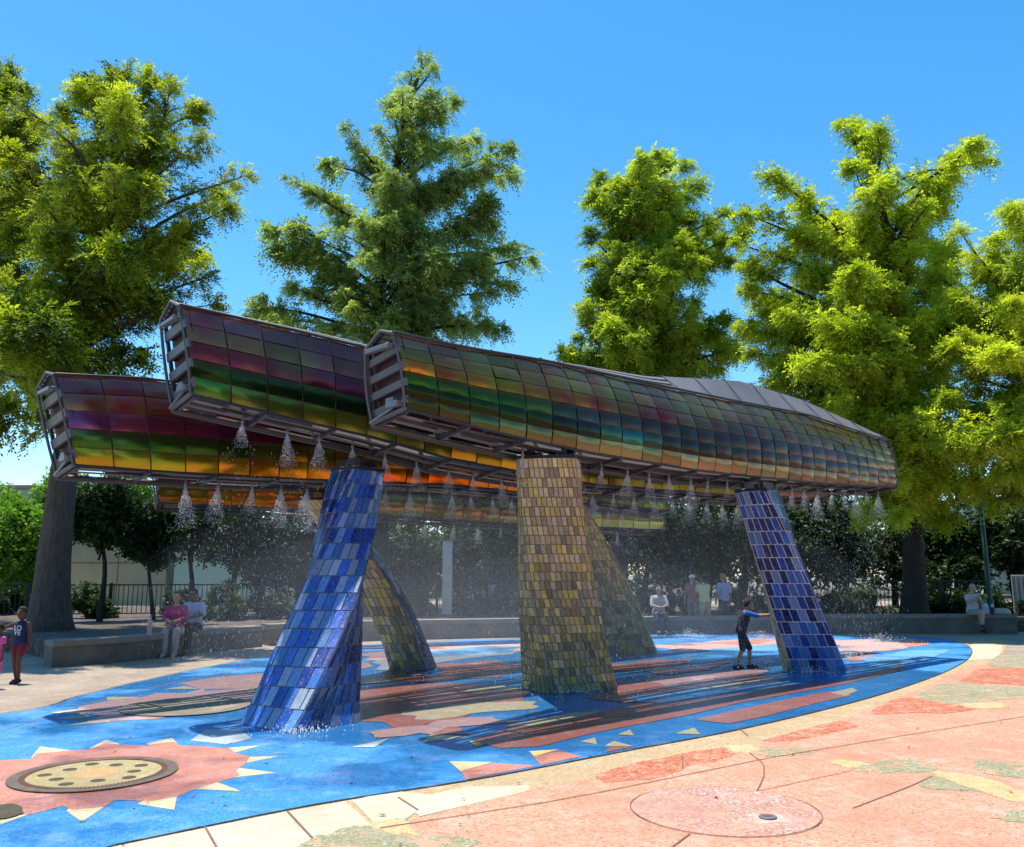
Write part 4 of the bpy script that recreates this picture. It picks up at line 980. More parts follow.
def cloth(c):
    k = tuple(round(x, 3) for x in c)
    if k not in MC: MC[k] = m_plain('cloth_%d' % len(MC), c, 0.85, 0, 0.18, 9, 0.2)
    return MC[k]
def person(label, loc, rz, H, J, skin, top, bottom, shoes, hair, group=None, headk=1.0, cap=None, sleeve=0.5, leg=1.0, long_hair=False, voxel=0.013, face=True, skirt=False, vest=None, letters=None):
    s = H / 1.7; V = {k: Vector(v) * s for k, v in J.items()}; root = empty('person', loc, rz, label, 'person', group)
    X = Vector((1, 0, 0)); up = (V['neck'] - V['pel']).normalized()
    hc = V['head']; hr = 0.098 * s * headk; nd = (hc - V['neck']).normalized(); hc = V['neck'] + nd * (V['head'] - V['neck']).length * (1 + (headk - 1) * 0.6)
    def torso(mb, g_, z0=-0.05, z1=1.0):
        pl, ch, nk = V['pel'], V['chest'], V['neck']
        P_ = [pl + up * (-0.06 * s), pl, pl.lerp(ch, .45), ch, ch.lerp(nk, .55), ch.lerp(nk, .85)]
        rad = [(.100, 1.55), (.108, 1.55), (.098, 1.42), (.112, 1.50), (.100, 1.65), (.065, 1.6)]
        rows = []
        for p, (r_, w_) in zip(P_, rad):
            a = X; b = up.cross(a).normalized(); r_ = r_ * s + g_
            rows.append([p + a * (math.cos(6.2832 * k / 18) * r_ * w_) + b * (math.sin(6.2832 * k / 18) * r_) for k in range(18)])
        mb.grid(rows, 0, closed=True); mb.face(list(reversed(rows[0]))); mb.face(rows[-1])
    def lmbs(mb, g_, arms=1.0, legs=1.0, wide=0.0):
        for q in 'LR':
            if arms > 0:
                a, b, c = V['sh' + q], V['el' + q], V['wr' + q]
                P_ = [V['chest'].lerp(V['neck'], .6).lerp(a, .6), a, a.lerp(b, .5), b, b.lerp(c, .5), c]; rr = [.052, .055, .047, .040, .037, .027]
                T_ = [0, .15, .35, .5, .75, 1.0]; k = [i for i in range(6) if T_[i] <= arms + 1e-6]
                pp = [P_[i] for i in k]; r2 = [rr[i] * s + g_ for i in k]
                if len(pp) > 1: mb.tube(pp, r2, 10)
            if legs > 0:
                a, b, c = V['hi' + q], V['kn' + q], V['an' + q]
                P_ = [a, a.lerp(b, .5), b, b.lerp(c, .35), c]; rr = [.088, .074, .056, .055, .036]; T_ = [0, .25, .5, .7, 1.0]; k = [i for i in range(5) if T_[i] <= legs + 1e-6]
                mb.tube([P_[i] for i in k], [rr[i] * s + g_ + wide * T_[i] for i in k], 12)
    b = MB(); torso(b, 0); lmbs(b, 0)
    b.tube([V['chest'].lerp(V['neck'], .7), V['neck'], hc - nd * hr * 0.6], [.062 * s, .052 * s, .05 * s], 12)
    b.ball(hc, (hr * 0.80, hr * 0.98, hr * 1.22), 18, 12); b.ball(hc + Vector((0, hr * .25, -hr * .55)), (hr * .55, hr * .68, hr * .62), 14, 9)
    fy = Vector((0, 1, 0)); hz = Vector((0, 0, 1))
    b.tube([hc + fy * hr * .92 + hz * hr * .15, hc + fy * hr * 1.10 - hz * hr * .18], [hr * .09, hr * .16], 8)
    for q in (-1, 1): b.ball(hc + X * q * hr * .82, (hr * .14, hr * .2, hr * .28), 8, 6)
    for q in 'LR':
        w_, e_ = V['wr' + q], V['el' + q]; dd = (w_ - e_).normalized(); b.tube([w_, w_ + dd * .05 * s, w_ + dd * .085 * s], [.026 * s, .034 * s, .030 * s], 10)
        b.tube([V['an' + q] + Vector((0, -.03 * s, -.03 * s)), V['an' + q].lerp(V['to' + q], .5), V['to' + q]], [.042 * s, .043 * s, .032 * s], 10)
    me = remesh(b, voxel * (s ** .6), 'body')
    ex = MB()
    for q, sg in (('L', -1), ('R', 1)):
        w_, e_ = V['wr' + q], V['el' + q]; dd = (w_ - e_).normalized(); sd = dd.cross(X); sd = (sd if sd.length > .2 else dd.cross(hz)).normalized(); nr = sd.cross(dd).normalized() * (-sg)
        k0 = w_ + dd * .088 * s
        for k, ln in ((-1.5, .058), (-.5, .072), (.5, .076), (1.5, .068)):
            r0 = k0 + sd * (k * .016 * s); p1 = r0 + dd * ln * .5 * s + nr * .006 * s; p2 = r0 + dd * ln * .85 * s + nr * .022 * s
            ex.tube([r0 - dd * .015 * s, p1, p2], [.0095 * s, .0085 * s, .0075 * s], 6)
        r0 = w_ + dd * .03 * s + sd * .03 * s; ex.tube([r0, r0 + sd * .028 * s + dd * .022 * s, r0 + sd * .036 * s + dd * .05 * s + nr * .012 * s], [.012 * s, .010 * s, .008 * s], 6)
    if face:
        for q in (-1, 1): ex.ball(hc + X * q * hr * .34 + fy * hr * .86 + hz * hr * .08, (hr * .13, hr * .08, hr * .085), 8, 6, 1)
        ex.ball(hc + fy * hr * .86 - hz * hr * .52, (hr * .26, hr * .07, hr * .06), 8, 6, 2)
    em = ex.mesh('x'); bm = bmesh.new(); bm.from_mesh(me); n0 = len(bm.faces)
    bm.from_mesh(em); bm.to_mesh(me); bm.free(); bpy.data.meshes.remove(em)
    link('body', me, [cloth(skin), cloth((.02, .015, .012)), cloth((skin[0] * .7, skin[1] * .45, skin[2] * .45))], root)
    if top is not None:
        c = MB(); torso(c, .016 * s); lmbs(c, .016 * s, sleeve, 0)
        tm = remesh(c, voxel * (s ** .6), 'shirt'); link('shirt', tm, cloth(top), root)
    if vest is not None:
        c = MB(); torso(c, .027 * s); link('vest', remesh(c, voxel * (s ** .6), 'vest'), cloth(vest), root)
    if bottom is not None:
        c = MB(); pl, ch = V['pel'], V['chest']; rows = []
        for f_, r_ in ((-.16, .108), (0, .122), (.28, .112)):
            p = pl + up * f_ * .32 * s; a = X; bb = up.cross(a).normalized(); rows.append([p + a * (math.cos(6.2832 * k / 18) * r_ * s * 1.5) + bb * (math.sin(6.2832 * k / 18) * r_ * s) for k in range(18)])
        c.grid(rows, 0, closed=True); c.face(list(reversed(rows[0]))); c.face(rows[-1]); lmbs(c, .016 * s, 0, leg, .02 * s if leg < .9 else .008 * s)
        link('skirt' if skirt else ('shorts' if leg < .8 else 'trousers'), remesh(c, voxel * (s ** .6), 'pants'), cloth(bottom), root)
    if shoes is not None:
        for q in 'LR':
            c = MB(); c.tube([V['an' + q] + Vector((0, -.035 * s, -.03 * s)), V['an' + q].lerp(V['to' + q], .5) + hz * .004 * s, V['to' + q]], [.05 * s, .05 * s, .038 * s], 10); link('shoe', c.mesh('shoe', merge=True), cloth(shoes), root)
    c = MB(); c.ball(hc + Vector((0, -hr * .12, hr * .22)), (hr * .90, hr * 1.0, hr * 1.12), 18, 12)
    # carve the face: push hair forward vertices back
    hm_ = c.mesh('hair', merge=True)
    for v in hm_.vertices:
        rel = v.co - hc
        if rel.y > hr * .25 and rel.z < hr * .62: v.co.y = hc.y + hr * .22 + (rel.y - hr * .25) * .08; v.co.x = hc.x + rel.x * .97
        if rel.y <= hr * .25 and rel.z < -hr * .5 and not long_hair: v.co.z = hc.z - hr * .5
        elif long_hair and rel.y < 0 and rel.z < 0: v.co.z = hc.z + rel.z * 1.9
    link('hair', hm_, cloth(hair), root)
    if cap is not None:
        c = MB(); rows = []
        for i in range(7):
            a = math.pi / 2 * i / 6; rows.append([hc + Vector((hr * 1.0 * math.cos(a) * math.cos(6.2832 * k / 18), -hr * .08 + hr * 1.12 * math.cos(a) * math.sin(6.2832 * k / 18), hr * .42 + hr * .98 * math.sin(a))) for k in range(18)])
        c.grid(rows, 0, closed=True)
        c.box(hc + Vector((0, hr * 1.35, hr * .45)), (hr * .62, hr * .5, hr * .05), None, 0, .004); link('cap', c.mesh('cap', merge=False), cloth(cap), root)
    if letters:
        for line, z in letters:
            cu = bpy.data.curves.new('letters', 'FONT'); cu.body = line; cu.align_x = 'CENTER'; cu.size = .155 * s; cu.extrude = .002; cu.offset = .002 * s; cu.space_character = 1.15
            to = bpy.data.objects.new('lt', cu); COL.objects.link(to); dg = bpy.context.evaluated_depsgraph_get(); lm = bpy.data.meshes.new_from_object(to.evaluated_get(dg)); bpy.data.objects.remove(to)
            for v in lm.vertices:
                x, y = -v.co.x * 0.9, v.co.y; yy = V['chest'].y + math.sqrt(max(1 - (x / (.19 * s)) ** 2, .05)) * .134 * s
                v.co = Vector((x, yy + v.co.z, z * s + y))
            lo = link('lettering', lm, cloth((.75, .76, .8)), root)
            for p_ in lm.polygons: p_.material_index = 0
    return root
BRN = (.12, .06, .035); TANSK = (.45, .26, .17); PALE = (.52, .33, .24)
def J(base, **k): return dict(base, **k)
girl_p = G(16, 684)
person('girl in navy tank top lettered LOVE and dark red shorts walking at the left edge', girl_p, R(172), 1.10,
       J(STAND, elL=(-.25, .02, 1.14), wrL=(-.28, .06, .90), elR=(.38, .03, 1.27), wrR=(.58, .08, 1.13), knL=(-.08, .10, .50), anL=(-.06, .02, .10), toL=(-.07, .17, .05), knR=(.08, .02, .49), anR=(.05, -.06, .08), toR=(.05, .11, .035)),
       BRN, (.012, .02, .085), (.16, .015, .03), (.03, .025, .025), (.012, .010, .010), headk=1.2, sleeve=0, leg=.25, voxel=.011, letters=[('LO', 1.215), ('VE', 1.105)])
person('small child in pink dress cut off by the left edge of the photo', G(-6, 689), R(160), 0.88, STAND, BRN, (.75, .10, .30), (.75, .10, .30), (.7, .7, .7), (.012, .010, .010), headk=1.3, sleeve=.35, leg=.5, skirt=True)
boy_p = G(744, 669)
person('boy in navy vest with bright blue sleeves leaning forward, hands on the right blue pillar', boy_p, R(-98), 1.20,
       J(STAND, pel=(0, -.03, .90), chest=(0, .06, 1.20), neck=(0, .11, 1.39), head=(0, .17, 1.53), shL=(-.165, .10, 1.35), shR=(.165, .10, 1.35), elL=(-.17, .36, 1.28), elR=(.17, .36, 1.28), wrL=(-.14, .62, 1.30), wrR=(.14, .62, 1.30),
         hiL=(-.09, -.03, .88), hiR=(.09, -.03, .88), knL=(-.10, .16, .50), anL=(-.10, .16, .08), toL=(-.12, .33, .035), knR=(.10, -.02, .49), anR=(.10, -.20, .09), toR=(.10, -.04, .035)),
       (.38, .20, .12), (.02, .13, .50), (.015, .02, .05), (.03, .03, .035), (.015, .012, .012), headk=1.15, sleeve=.5, leg=.5, vest=(.012, .014, .04))
for o in [c for c in COL.objects if c.parent and c.parent.get('label', '').startswith('boy')]:
    pass
WALLF = lambda px, off: (lambda p: Vector((p.x, p.y + off, 0)))(G(px, 659.2 - (px - 150) * 0.135))
pk_ = WALLF(172, 0.12)
person('seated woman in magenta top and pale striped trousers on the left planter wall', pk_, R(188), 1.62, SIT, TANSK, (.42, .02, .11), (.42, .30, .27), (.4, .3, .28), (.05, .035, .03), sleeve=.9, leg=1.0, long_hair=True)
person('seated person in lavender shirt and dark trousers beside the woman in magenta', WALLF(191, 0.10), R(172), 1.70, J(SIT, head=(0, .14, 1.20), elL=(-.25, .12, .80), elR=(.26, .18, .80), wrR=(.20, .36, .68)), (.13, .08, .06), (.42, .40, .55), (.02, .022, .03), (.03, .03, .03), (.015, .012, .012), sleeve=.5)
person('woman in white top with bare crossed legs sitting on the right planter wall', G(977, 634.2) + Vector((0, .12, .06)), R(183), 1.66,
       J(SIT, knL=(-.02, .46, .58), anL=(.12, .62, .22), toL=(.16, .76, .14), knR=(.06, .42, .54), anR=(.02, .44, .09), toR=(.02, .60, .035), wrL=(-.04, .30, .92), wrR=(.06, .30, .94), elL=(-.2, .12, .80), elR=(.2, .12, .80)),
       PALE, (.50, .50, .48), (.38, .36, .30), (.04, .04, .04), (.35, .30, .25), sleeve=.45, leg=.3)
st_ = G(706, 632.5); 
person('standing person in pale yellow shirt and khaki trousers seen from behind, head bowed', st_ + Vector((0, 0, 0)), R(15), 1.62,
       J(STAND, chest=(0, .04, 1.24), neck=(0, .12, 1.40), head=(0, .24, 1.49), shL=(-.165, .07, 1.36), shR=(.165, .07, 1.36), elL=(-.2, .16, 1.12), elR=(.2, .16, 1.12), wrL=(-.12, .34, 1.02), wrR=(.12, .34, 1.02)),
       TANSK, (.62, .52, .26), (.42, .33, .21), (.3, .28, .25), (.06, .04, .03), sleeve=.45)
person('person in dusty red top and white cap just left of the pale yellow shirt', G(696, 632) + Vector((0, .25, 0)), R(150), 1.60, STAND, TANSK, (.34, .16, .15), (.25, .24, .22), (.3, .3, .3), (.05, .04, .03), cap=(.75, .74, .70), sleeve=.5)
person('orange haired person in lavender shirt standing behind the low wall', at(724, 600, 25.6).xy.to_3d() + Vector((0, 0, .02)), R(20), 1.62, STAND, TANSK, (.36, .36, .55), (.05, .05, .07), (.05, .05, .05), (.42, .20, .04), sleeve=.5)
person('distant seated person in white shirt on the low wall behind the falling water', G(660, 634.6) + Vector((0, .10, .03)), R(180), 1.66, SIT, TANSK, (.38, .38, .37), (.06, .06, .08), (.05, .05, .05), (.04, .03, .03), sleeve=.5)
# things people put down
def cup(label, p, r_, h, c, lid):
    t = empty('tumbler', p, 0, label, 'drink tumbler'); mb = MB(); mb.tube([(0, 0, 0.004), (0, 0, h * .5), (0, 0, h)], [r_ * .8, r_ * .92, r_], 14, caps=False); mb.face([(math.cos(6.2832 * k / 14) * r_ * .8, math.sin(6.2832 * k / 14) * r_ * .8, 0.004) for k in range(14)]); mb.build('cup', cloth(c), t)
    mb = MB(); mb.tube([(0, 0, h), (0, 0, h + .025)], [r_ * 1.04, r_ * .95], 14, caps=False); mb.face([(math.cos(6.2832 * k / 14) * r_ * .95, math.sin(6.2832 * k / 14) * r_ * .95, h + .025) for k in range(14)]); mb.build('lid', cloth(lid), t)
    mb = MB(); mb.tube([(0.01, 0, h + .02), (.025, 0, h + .13)], .005, 6); mb.build('straw', cloth(lid), t)
q = G(143, 660.4); cup('tall pale pink tumbler on the wall beside the woman in magenta', Vector((q.x, q.y + .2, .462)), .05, .24, (.60, .36, .38), (.7, .55, .55))
def sack(name, label, p, w_, d_, h, c, cat, strap=True):
    t = empty(name, p, R(10), label, cat); mb = MB(); rows = []
    for f_, k in ((0, .86), (.06, 1.0), (.4, 1.02), (.75, .85), (.95, .62), (1.0, .4)):
        rows.append([Vector((math.copysign(abs(math.cos(a)) ** .55, math.cos(a)) * w_ * k, math.copysign(abs(math.sin(a)) ** .55, math.sin(a)) * d_ * k, f_ * h)) for a in [6.2832 * j / 20 for j in range(20)]])
    mb.grid(rows, 0, closed=True); mb.face(rows[-1]); mb.face(list(reversed(rows[0]))); mb.build('bag_body', cloth(c), t, merge=True)
    if strap:
        mb = MB(); mb.tube([Vector((math.cos(a) * w_ * .5, 0, h * .95 + math.sin(a) * h * .35)) for a in [math.pi * k / 10 for k in range(11)]], .012, 6); mb.build('handle', cloth(tuple(x * .7 for x in c)), t)
WR = G(990, 634.2)
sack('tote_bag', 'pale blue and white tote bag standing on the wall beside the seated woman', Vector((G(991, 634).x, WR.y + .25, .522)), .10, .06, .30, (.45, .55, .68), 'bag')
t = empty('water_bottle', Vector((G(997.5, 634).x, WR.y + .22, .522)), 0, 'dark bottle with pale cap on the wall between the two bags', 'bottle')
mb = MB(); mb.tube([(0, 0, .0), (0, 0, .16), (0, 0, .20)], [.05, .05, .025], 14, caps=False); mb.build('bottle_body', cloth((.12, .05, .05)), t); mb = MB(); mb.tube([(0, 0, .20), (0, 0, .25)], [.034, .034], 12); mb.build('cap', cloth((.6, .56, .54)), t)
sack('duffel_bag', 'low pale cloth bag lying at the right end of the wall', Vector((G(1007, 634).x, WR.y + .25, .522)), .26, .12, .17, (.42, .40, .37), 'bag', False)

# ------------------------------------------------------------------ fences, posts, buildings
def railing(label, a, b, h, z, sp=0.13):
    root = empty('railing_fence', (a[0], a[1], z), 0, label, 'fence', 'black iron railings behind the planters'); A = Vector((0, 0, 0)); B = Vector((b[0] - a[0], b[1] - a[1], 0)); L = B.length; d = B.normalized()
    mb = MB(); mb.bar(A + Vector((0, 0, h)), B + Vector((0, 0, h)), .022, .02); mb.bar(A + Vector((0, 0, .12)), B + Vector((0, 0, .12)), .018, .016); mb.build('rail', M['iron'], root)
    mb = MB()
    for i in range(int(L / sp)): p = A + d * (i + .5) * sp; mb.bar(p + Vector((0, 0, .12)), p + Vector((0, 0, h)), .009, .009, up=Vector((0, 1, 0)))
    mb.build('bars', M['iron'], root)
    for i in range(int(L / 2.2) + 1):
        mb = MB(); p = A + d * min(i * 2.2, L); mb.bar(p, p + Vector((0, 0, h + .06)), .035, .035, up=Vector((0, 1, 0))); mb.build('post', M['iron'], root)
FA = at(-60, 600, 24.5); FB = at(262, 600, 27); railing('black iron railing behind the big trunk in front of the cream wall', FA, FB, 0.95, zb_)
FC_ = at(300, 600, 28); FD = at(600, 600, 29); railing('black iron railing far behind the falling water in the middle', FC_, FD, 0.95, zb_)
FE = at(740, 600, 28.5); FF = at(985, 600, 28.5); railing('black iron railing behind the right planter by the dark trunk', FE, FF, 1.05, zb_)
p = at(447, 600, 26); t = empty('concrete_post', (p.x, p.y, zb_), 0, 'tall pale square post standing alone behind the low wall', 'post')
mb = MB(); mb.box((0, 0, 1.12), (.14, .14, 1.12), None, 0, .012); mb.build('shaft', M['postc'], t); mb = MB(); mb.box((0, 0, .04), (.2, .2, .05), None, 0, .01); mb.build('footing', M['concrete'], t); mb = MB(); mb.box((0, 0, 2.255), (.15, .15, .018), None, 0, .005); mb.build('cap_plate', M['coping'], t)
p = at(990, 600, 26.2); t = empty('lamp_post', (p.x, p.y, zb_), 0, 'dark green lamp post behind the seated woman, its head among the leaves', 'lamp post')
mb = MB(); mb.tube([(0, 0, 0), (0, 0, .5), (0, 0, .55), (0, 0, 5.5)], [.11, .10, .07, .05], 14); mb.build('pole', M['greenpaint'], t)
mb = MB(); mb.tube([(0, 0, 5.5), (0, 0, 5.6)], [.10, .13], 14); mb.tube([(0, 0, 6.02), (0, 0, 6.15)], [.20, .04], 14); mb.build('lamp_housing', M['greenpaint'], t)
mb = MB(); mb.tube([(0, 0, 5.62), (0, 0, 5.82), (0, 0, 6.02)], [.12, .18, .19], 14); mb.build('lamp_globe', m_plain('lamp_glass', (.6, .6, .56), .3), t)
p = at(466, 600, 30); t = empty('sun_patch_bench', (p.x, p.y, zb_ + .01), R(6), 'made-up pale bench standing in for a sunlit patch of ground behind the middle railing', 'bench')  # bench added in place of sunlight falling on the ground beyond
mb = MB(); mb.box((0, 0, .44), (.62, .24, .05), None, 0, .012); mb.build('seat', M['stone'], t)
for sx in (-1, 1): mb = MB(); mb.box((sx * .42, 0, .195), (.08, .20, .194), None, 0, .01); mb.build('leg', M['stone'], t)
p = at(497, 600, 29.6); t = empty('notice_board', (p.x, p.y, zb_), R(-8), 'small grey blank board on two legs right of the pale bench', 'board')
mb = MB(); mb.box((0, 0, .72), (.30, .02, .2), None, 0, .006); mb.build('panel', M['greywall'], t)
for sx in (-1, 1): mb = MB(); mb.bar((sx * .26, 0, 0), (sx * .26, 0, .93), .02, .02, up=Vector((0, 1, 0))); mb.build('leg', M['iron'], t)
p = at(1018, 600, 26.8); t = empty('panel_screen', (p.x, p.y, zb_), 0, 'pale grey ribbed screen panel at the far right edge', 'screen')
mb = MB(); mb.box((.28, 0, .62), (.42, .03, .62), None, 0, .01); mb.build('panel', M['greywall'], t)
for k in range(6):
    mb = MB(); mb.box((-.08 + k * .15, -.045, .62), (.02, .014, .60)); mb.build('batten', M['coping'], t)

def building(label, px0, px1, Y, h, depth, mat, joints=True, windows=(), roof=True, z=0.0):
    a, b = at(px0, 600, Y).x, at(px1, 600, Y).x; W_ = b - a; root = empty('building', ((a + b) / 2, Y, z), 0, label, 'building')
    mb = MB(); mb.box((0, depth / 2, h / 2), (W_ / 2, depth / 2, h / 2)); mb.build('wall', mat, root)
    if joints:
        mb = MB()
        nx = max(2, int(W_ / 2.2)); nz_ = max(1, int(h / 1.5))
        for i in range(nx + 1): mb.box((-W_ / 2 + W_ * i / nx, -.004, h / 2), (.018, .006, h / 2))
        for i in range(1, nz_): mb.box((0, -.005, h * i / nz_), (W_ / 2, .006, .018))
        mb.build('panel_joints', m_plain('joint_brown', tuple(x * .45 for x in (.4, .35, .22)), .9), root)
    if roof: mb = MB(); mb.box((0, depth / 2, h + .12), (W_ / 2 + .25, depth / 2 + .25, .12), None, 0, .03); mb.build('roof', M['coping'], root)
    for (x, z0, ww, hh) in windows:
        mb = MB(); mb.box((x, -.03, z0 + hh / 2), (ww / 2 + .06, .04, hh / 2 + .06)); wo = mb.build('window', M['coping'], root); mb = MB(); mb.box((x, -.075, z0 + hh / 2), (ww / 2, .008, hh / 2)); mb.build('pane', M['glass'], wo)
    return root
building('cream panelled building behind the left railing and the slender trees', 66, 165, 36, 4.2, 6, M['creamwall'], roof=True)
building('pale mint sunlit building between the slender tree trunks', 172, 262, 35, 2.6, 7, M['mint'], joints=False)
building('grey roofed building far off beyond the bright trees at the left', -90, 24, 58, 7.4, 10, M['greywall'], joints=False, windows=((-2.0, 4.0, 1.6, 1.4), (1.5, 4.0, 1.6, 1.4)))
building('pale building glimpsed through gaps in the dark trees at the right', 985, 1120, 58, 6.6, 10, M['mint'], joints=False, windows=((-1.5, 3.2, 1.6, 1.5), (2.2, 3.2, 1.6, 1.5)))
# ------------------------------------------------------------------ big trees
CY_ = 'tall feathery trees round the splash pad'
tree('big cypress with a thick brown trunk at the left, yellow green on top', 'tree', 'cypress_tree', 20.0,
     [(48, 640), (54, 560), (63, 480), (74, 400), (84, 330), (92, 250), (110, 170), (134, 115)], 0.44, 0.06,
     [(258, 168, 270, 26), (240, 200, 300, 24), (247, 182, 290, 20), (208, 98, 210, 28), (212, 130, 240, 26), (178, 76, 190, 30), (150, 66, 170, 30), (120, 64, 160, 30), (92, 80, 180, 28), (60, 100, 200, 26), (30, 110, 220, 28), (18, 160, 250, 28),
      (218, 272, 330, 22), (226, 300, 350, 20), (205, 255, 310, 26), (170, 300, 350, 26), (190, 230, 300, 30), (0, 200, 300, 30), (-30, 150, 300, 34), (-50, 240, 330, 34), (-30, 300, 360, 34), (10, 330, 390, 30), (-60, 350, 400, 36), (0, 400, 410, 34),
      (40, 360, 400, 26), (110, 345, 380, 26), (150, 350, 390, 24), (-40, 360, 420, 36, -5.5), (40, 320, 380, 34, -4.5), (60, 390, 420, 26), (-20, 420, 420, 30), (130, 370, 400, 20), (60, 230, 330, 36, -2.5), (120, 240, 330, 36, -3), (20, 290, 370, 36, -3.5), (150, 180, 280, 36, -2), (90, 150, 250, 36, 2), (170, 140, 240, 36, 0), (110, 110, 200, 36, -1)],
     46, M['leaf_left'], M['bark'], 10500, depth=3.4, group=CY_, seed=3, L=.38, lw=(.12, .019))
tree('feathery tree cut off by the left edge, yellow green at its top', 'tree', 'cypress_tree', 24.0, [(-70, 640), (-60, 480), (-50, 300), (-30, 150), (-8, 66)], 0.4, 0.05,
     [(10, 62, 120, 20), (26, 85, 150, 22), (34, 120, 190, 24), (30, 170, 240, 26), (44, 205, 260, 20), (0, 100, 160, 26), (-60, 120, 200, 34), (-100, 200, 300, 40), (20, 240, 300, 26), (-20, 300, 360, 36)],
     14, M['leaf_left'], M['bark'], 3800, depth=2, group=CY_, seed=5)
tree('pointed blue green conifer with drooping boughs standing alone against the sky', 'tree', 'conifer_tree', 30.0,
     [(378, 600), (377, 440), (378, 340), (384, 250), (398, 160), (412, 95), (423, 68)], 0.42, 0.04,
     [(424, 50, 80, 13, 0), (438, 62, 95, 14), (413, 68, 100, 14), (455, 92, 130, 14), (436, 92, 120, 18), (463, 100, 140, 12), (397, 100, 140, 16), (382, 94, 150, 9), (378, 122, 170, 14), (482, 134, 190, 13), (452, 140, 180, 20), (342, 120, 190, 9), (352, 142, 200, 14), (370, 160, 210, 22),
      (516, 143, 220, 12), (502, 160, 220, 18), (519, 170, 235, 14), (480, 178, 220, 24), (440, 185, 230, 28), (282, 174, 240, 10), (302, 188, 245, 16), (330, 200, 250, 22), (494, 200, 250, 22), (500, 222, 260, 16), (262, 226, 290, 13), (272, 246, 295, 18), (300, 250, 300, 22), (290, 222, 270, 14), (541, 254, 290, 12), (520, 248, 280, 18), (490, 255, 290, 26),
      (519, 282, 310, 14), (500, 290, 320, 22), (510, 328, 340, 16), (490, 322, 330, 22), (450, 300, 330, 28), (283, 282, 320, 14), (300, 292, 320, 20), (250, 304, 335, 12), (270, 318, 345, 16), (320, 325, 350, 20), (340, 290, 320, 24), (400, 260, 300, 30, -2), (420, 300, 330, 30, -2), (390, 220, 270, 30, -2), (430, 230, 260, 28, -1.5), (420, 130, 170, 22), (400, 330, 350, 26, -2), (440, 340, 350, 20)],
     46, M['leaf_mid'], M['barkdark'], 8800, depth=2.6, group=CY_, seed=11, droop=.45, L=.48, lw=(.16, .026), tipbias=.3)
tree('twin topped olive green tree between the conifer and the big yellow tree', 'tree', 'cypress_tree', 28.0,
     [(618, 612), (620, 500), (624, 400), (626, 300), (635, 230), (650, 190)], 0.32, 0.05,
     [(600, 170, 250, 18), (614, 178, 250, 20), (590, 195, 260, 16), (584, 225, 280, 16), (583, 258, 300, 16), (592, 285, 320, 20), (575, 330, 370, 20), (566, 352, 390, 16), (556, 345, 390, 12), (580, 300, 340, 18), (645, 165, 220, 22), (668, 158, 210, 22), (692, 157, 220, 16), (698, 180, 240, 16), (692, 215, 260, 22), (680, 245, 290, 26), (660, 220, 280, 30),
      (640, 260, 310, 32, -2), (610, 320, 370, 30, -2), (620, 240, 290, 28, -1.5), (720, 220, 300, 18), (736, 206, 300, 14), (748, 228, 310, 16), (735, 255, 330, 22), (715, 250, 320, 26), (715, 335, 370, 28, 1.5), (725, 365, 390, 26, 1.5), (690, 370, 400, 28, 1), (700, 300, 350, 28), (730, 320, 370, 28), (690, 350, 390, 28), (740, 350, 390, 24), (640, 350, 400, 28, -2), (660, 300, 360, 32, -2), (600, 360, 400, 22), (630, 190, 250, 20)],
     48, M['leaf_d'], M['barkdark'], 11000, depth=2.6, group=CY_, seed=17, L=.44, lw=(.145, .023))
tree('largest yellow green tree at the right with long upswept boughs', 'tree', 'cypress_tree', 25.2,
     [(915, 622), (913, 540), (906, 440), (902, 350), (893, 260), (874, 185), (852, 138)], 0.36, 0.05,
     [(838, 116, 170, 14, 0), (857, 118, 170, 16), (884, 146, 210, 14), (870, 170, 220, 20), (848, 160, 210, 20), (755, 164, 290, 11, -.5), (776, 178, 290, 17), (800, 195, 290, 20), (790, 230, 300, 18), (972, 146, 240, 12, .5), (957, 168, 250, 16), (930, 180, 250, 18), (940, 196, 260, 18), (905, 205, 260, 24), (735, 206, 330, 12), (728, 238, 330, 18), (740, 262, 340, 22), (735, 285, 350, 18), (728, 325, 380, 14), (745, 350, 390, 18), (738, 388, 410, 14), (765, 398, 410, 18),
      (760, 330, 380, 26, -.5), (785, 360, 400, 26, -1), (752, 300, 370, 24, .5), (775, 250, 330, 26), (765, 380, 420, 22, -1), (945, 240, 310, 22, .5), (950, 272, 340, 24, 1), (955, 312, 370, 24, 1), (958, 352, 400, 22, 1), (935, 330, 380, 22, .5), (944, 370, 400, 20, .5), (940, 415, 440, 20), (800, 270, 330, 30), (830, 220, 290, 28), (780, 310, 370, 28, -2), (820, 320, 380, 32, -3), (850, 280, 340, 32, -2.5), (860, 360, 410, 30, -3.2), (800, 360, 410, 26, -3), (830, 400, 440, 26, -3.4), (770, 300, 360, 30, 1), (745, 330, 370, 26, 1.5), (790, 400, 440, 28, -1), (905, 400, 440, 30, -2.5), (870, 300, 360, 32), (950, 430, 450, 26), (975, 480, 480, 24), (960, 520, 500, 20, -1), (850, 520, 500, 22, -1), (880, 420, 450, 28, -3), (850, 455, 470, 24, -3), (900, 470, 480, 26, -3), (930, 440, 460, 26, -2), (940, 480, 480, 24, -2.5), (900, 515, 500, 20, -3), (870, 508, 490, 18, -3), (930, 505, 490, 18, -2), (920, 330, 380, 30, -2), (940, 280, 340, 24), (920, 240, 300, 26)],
     70, M['leaf_gold'], M['barkdark'], 19000, depth=3.0, group=CY_, seed=23, L=.42, lw=(.135, .021))
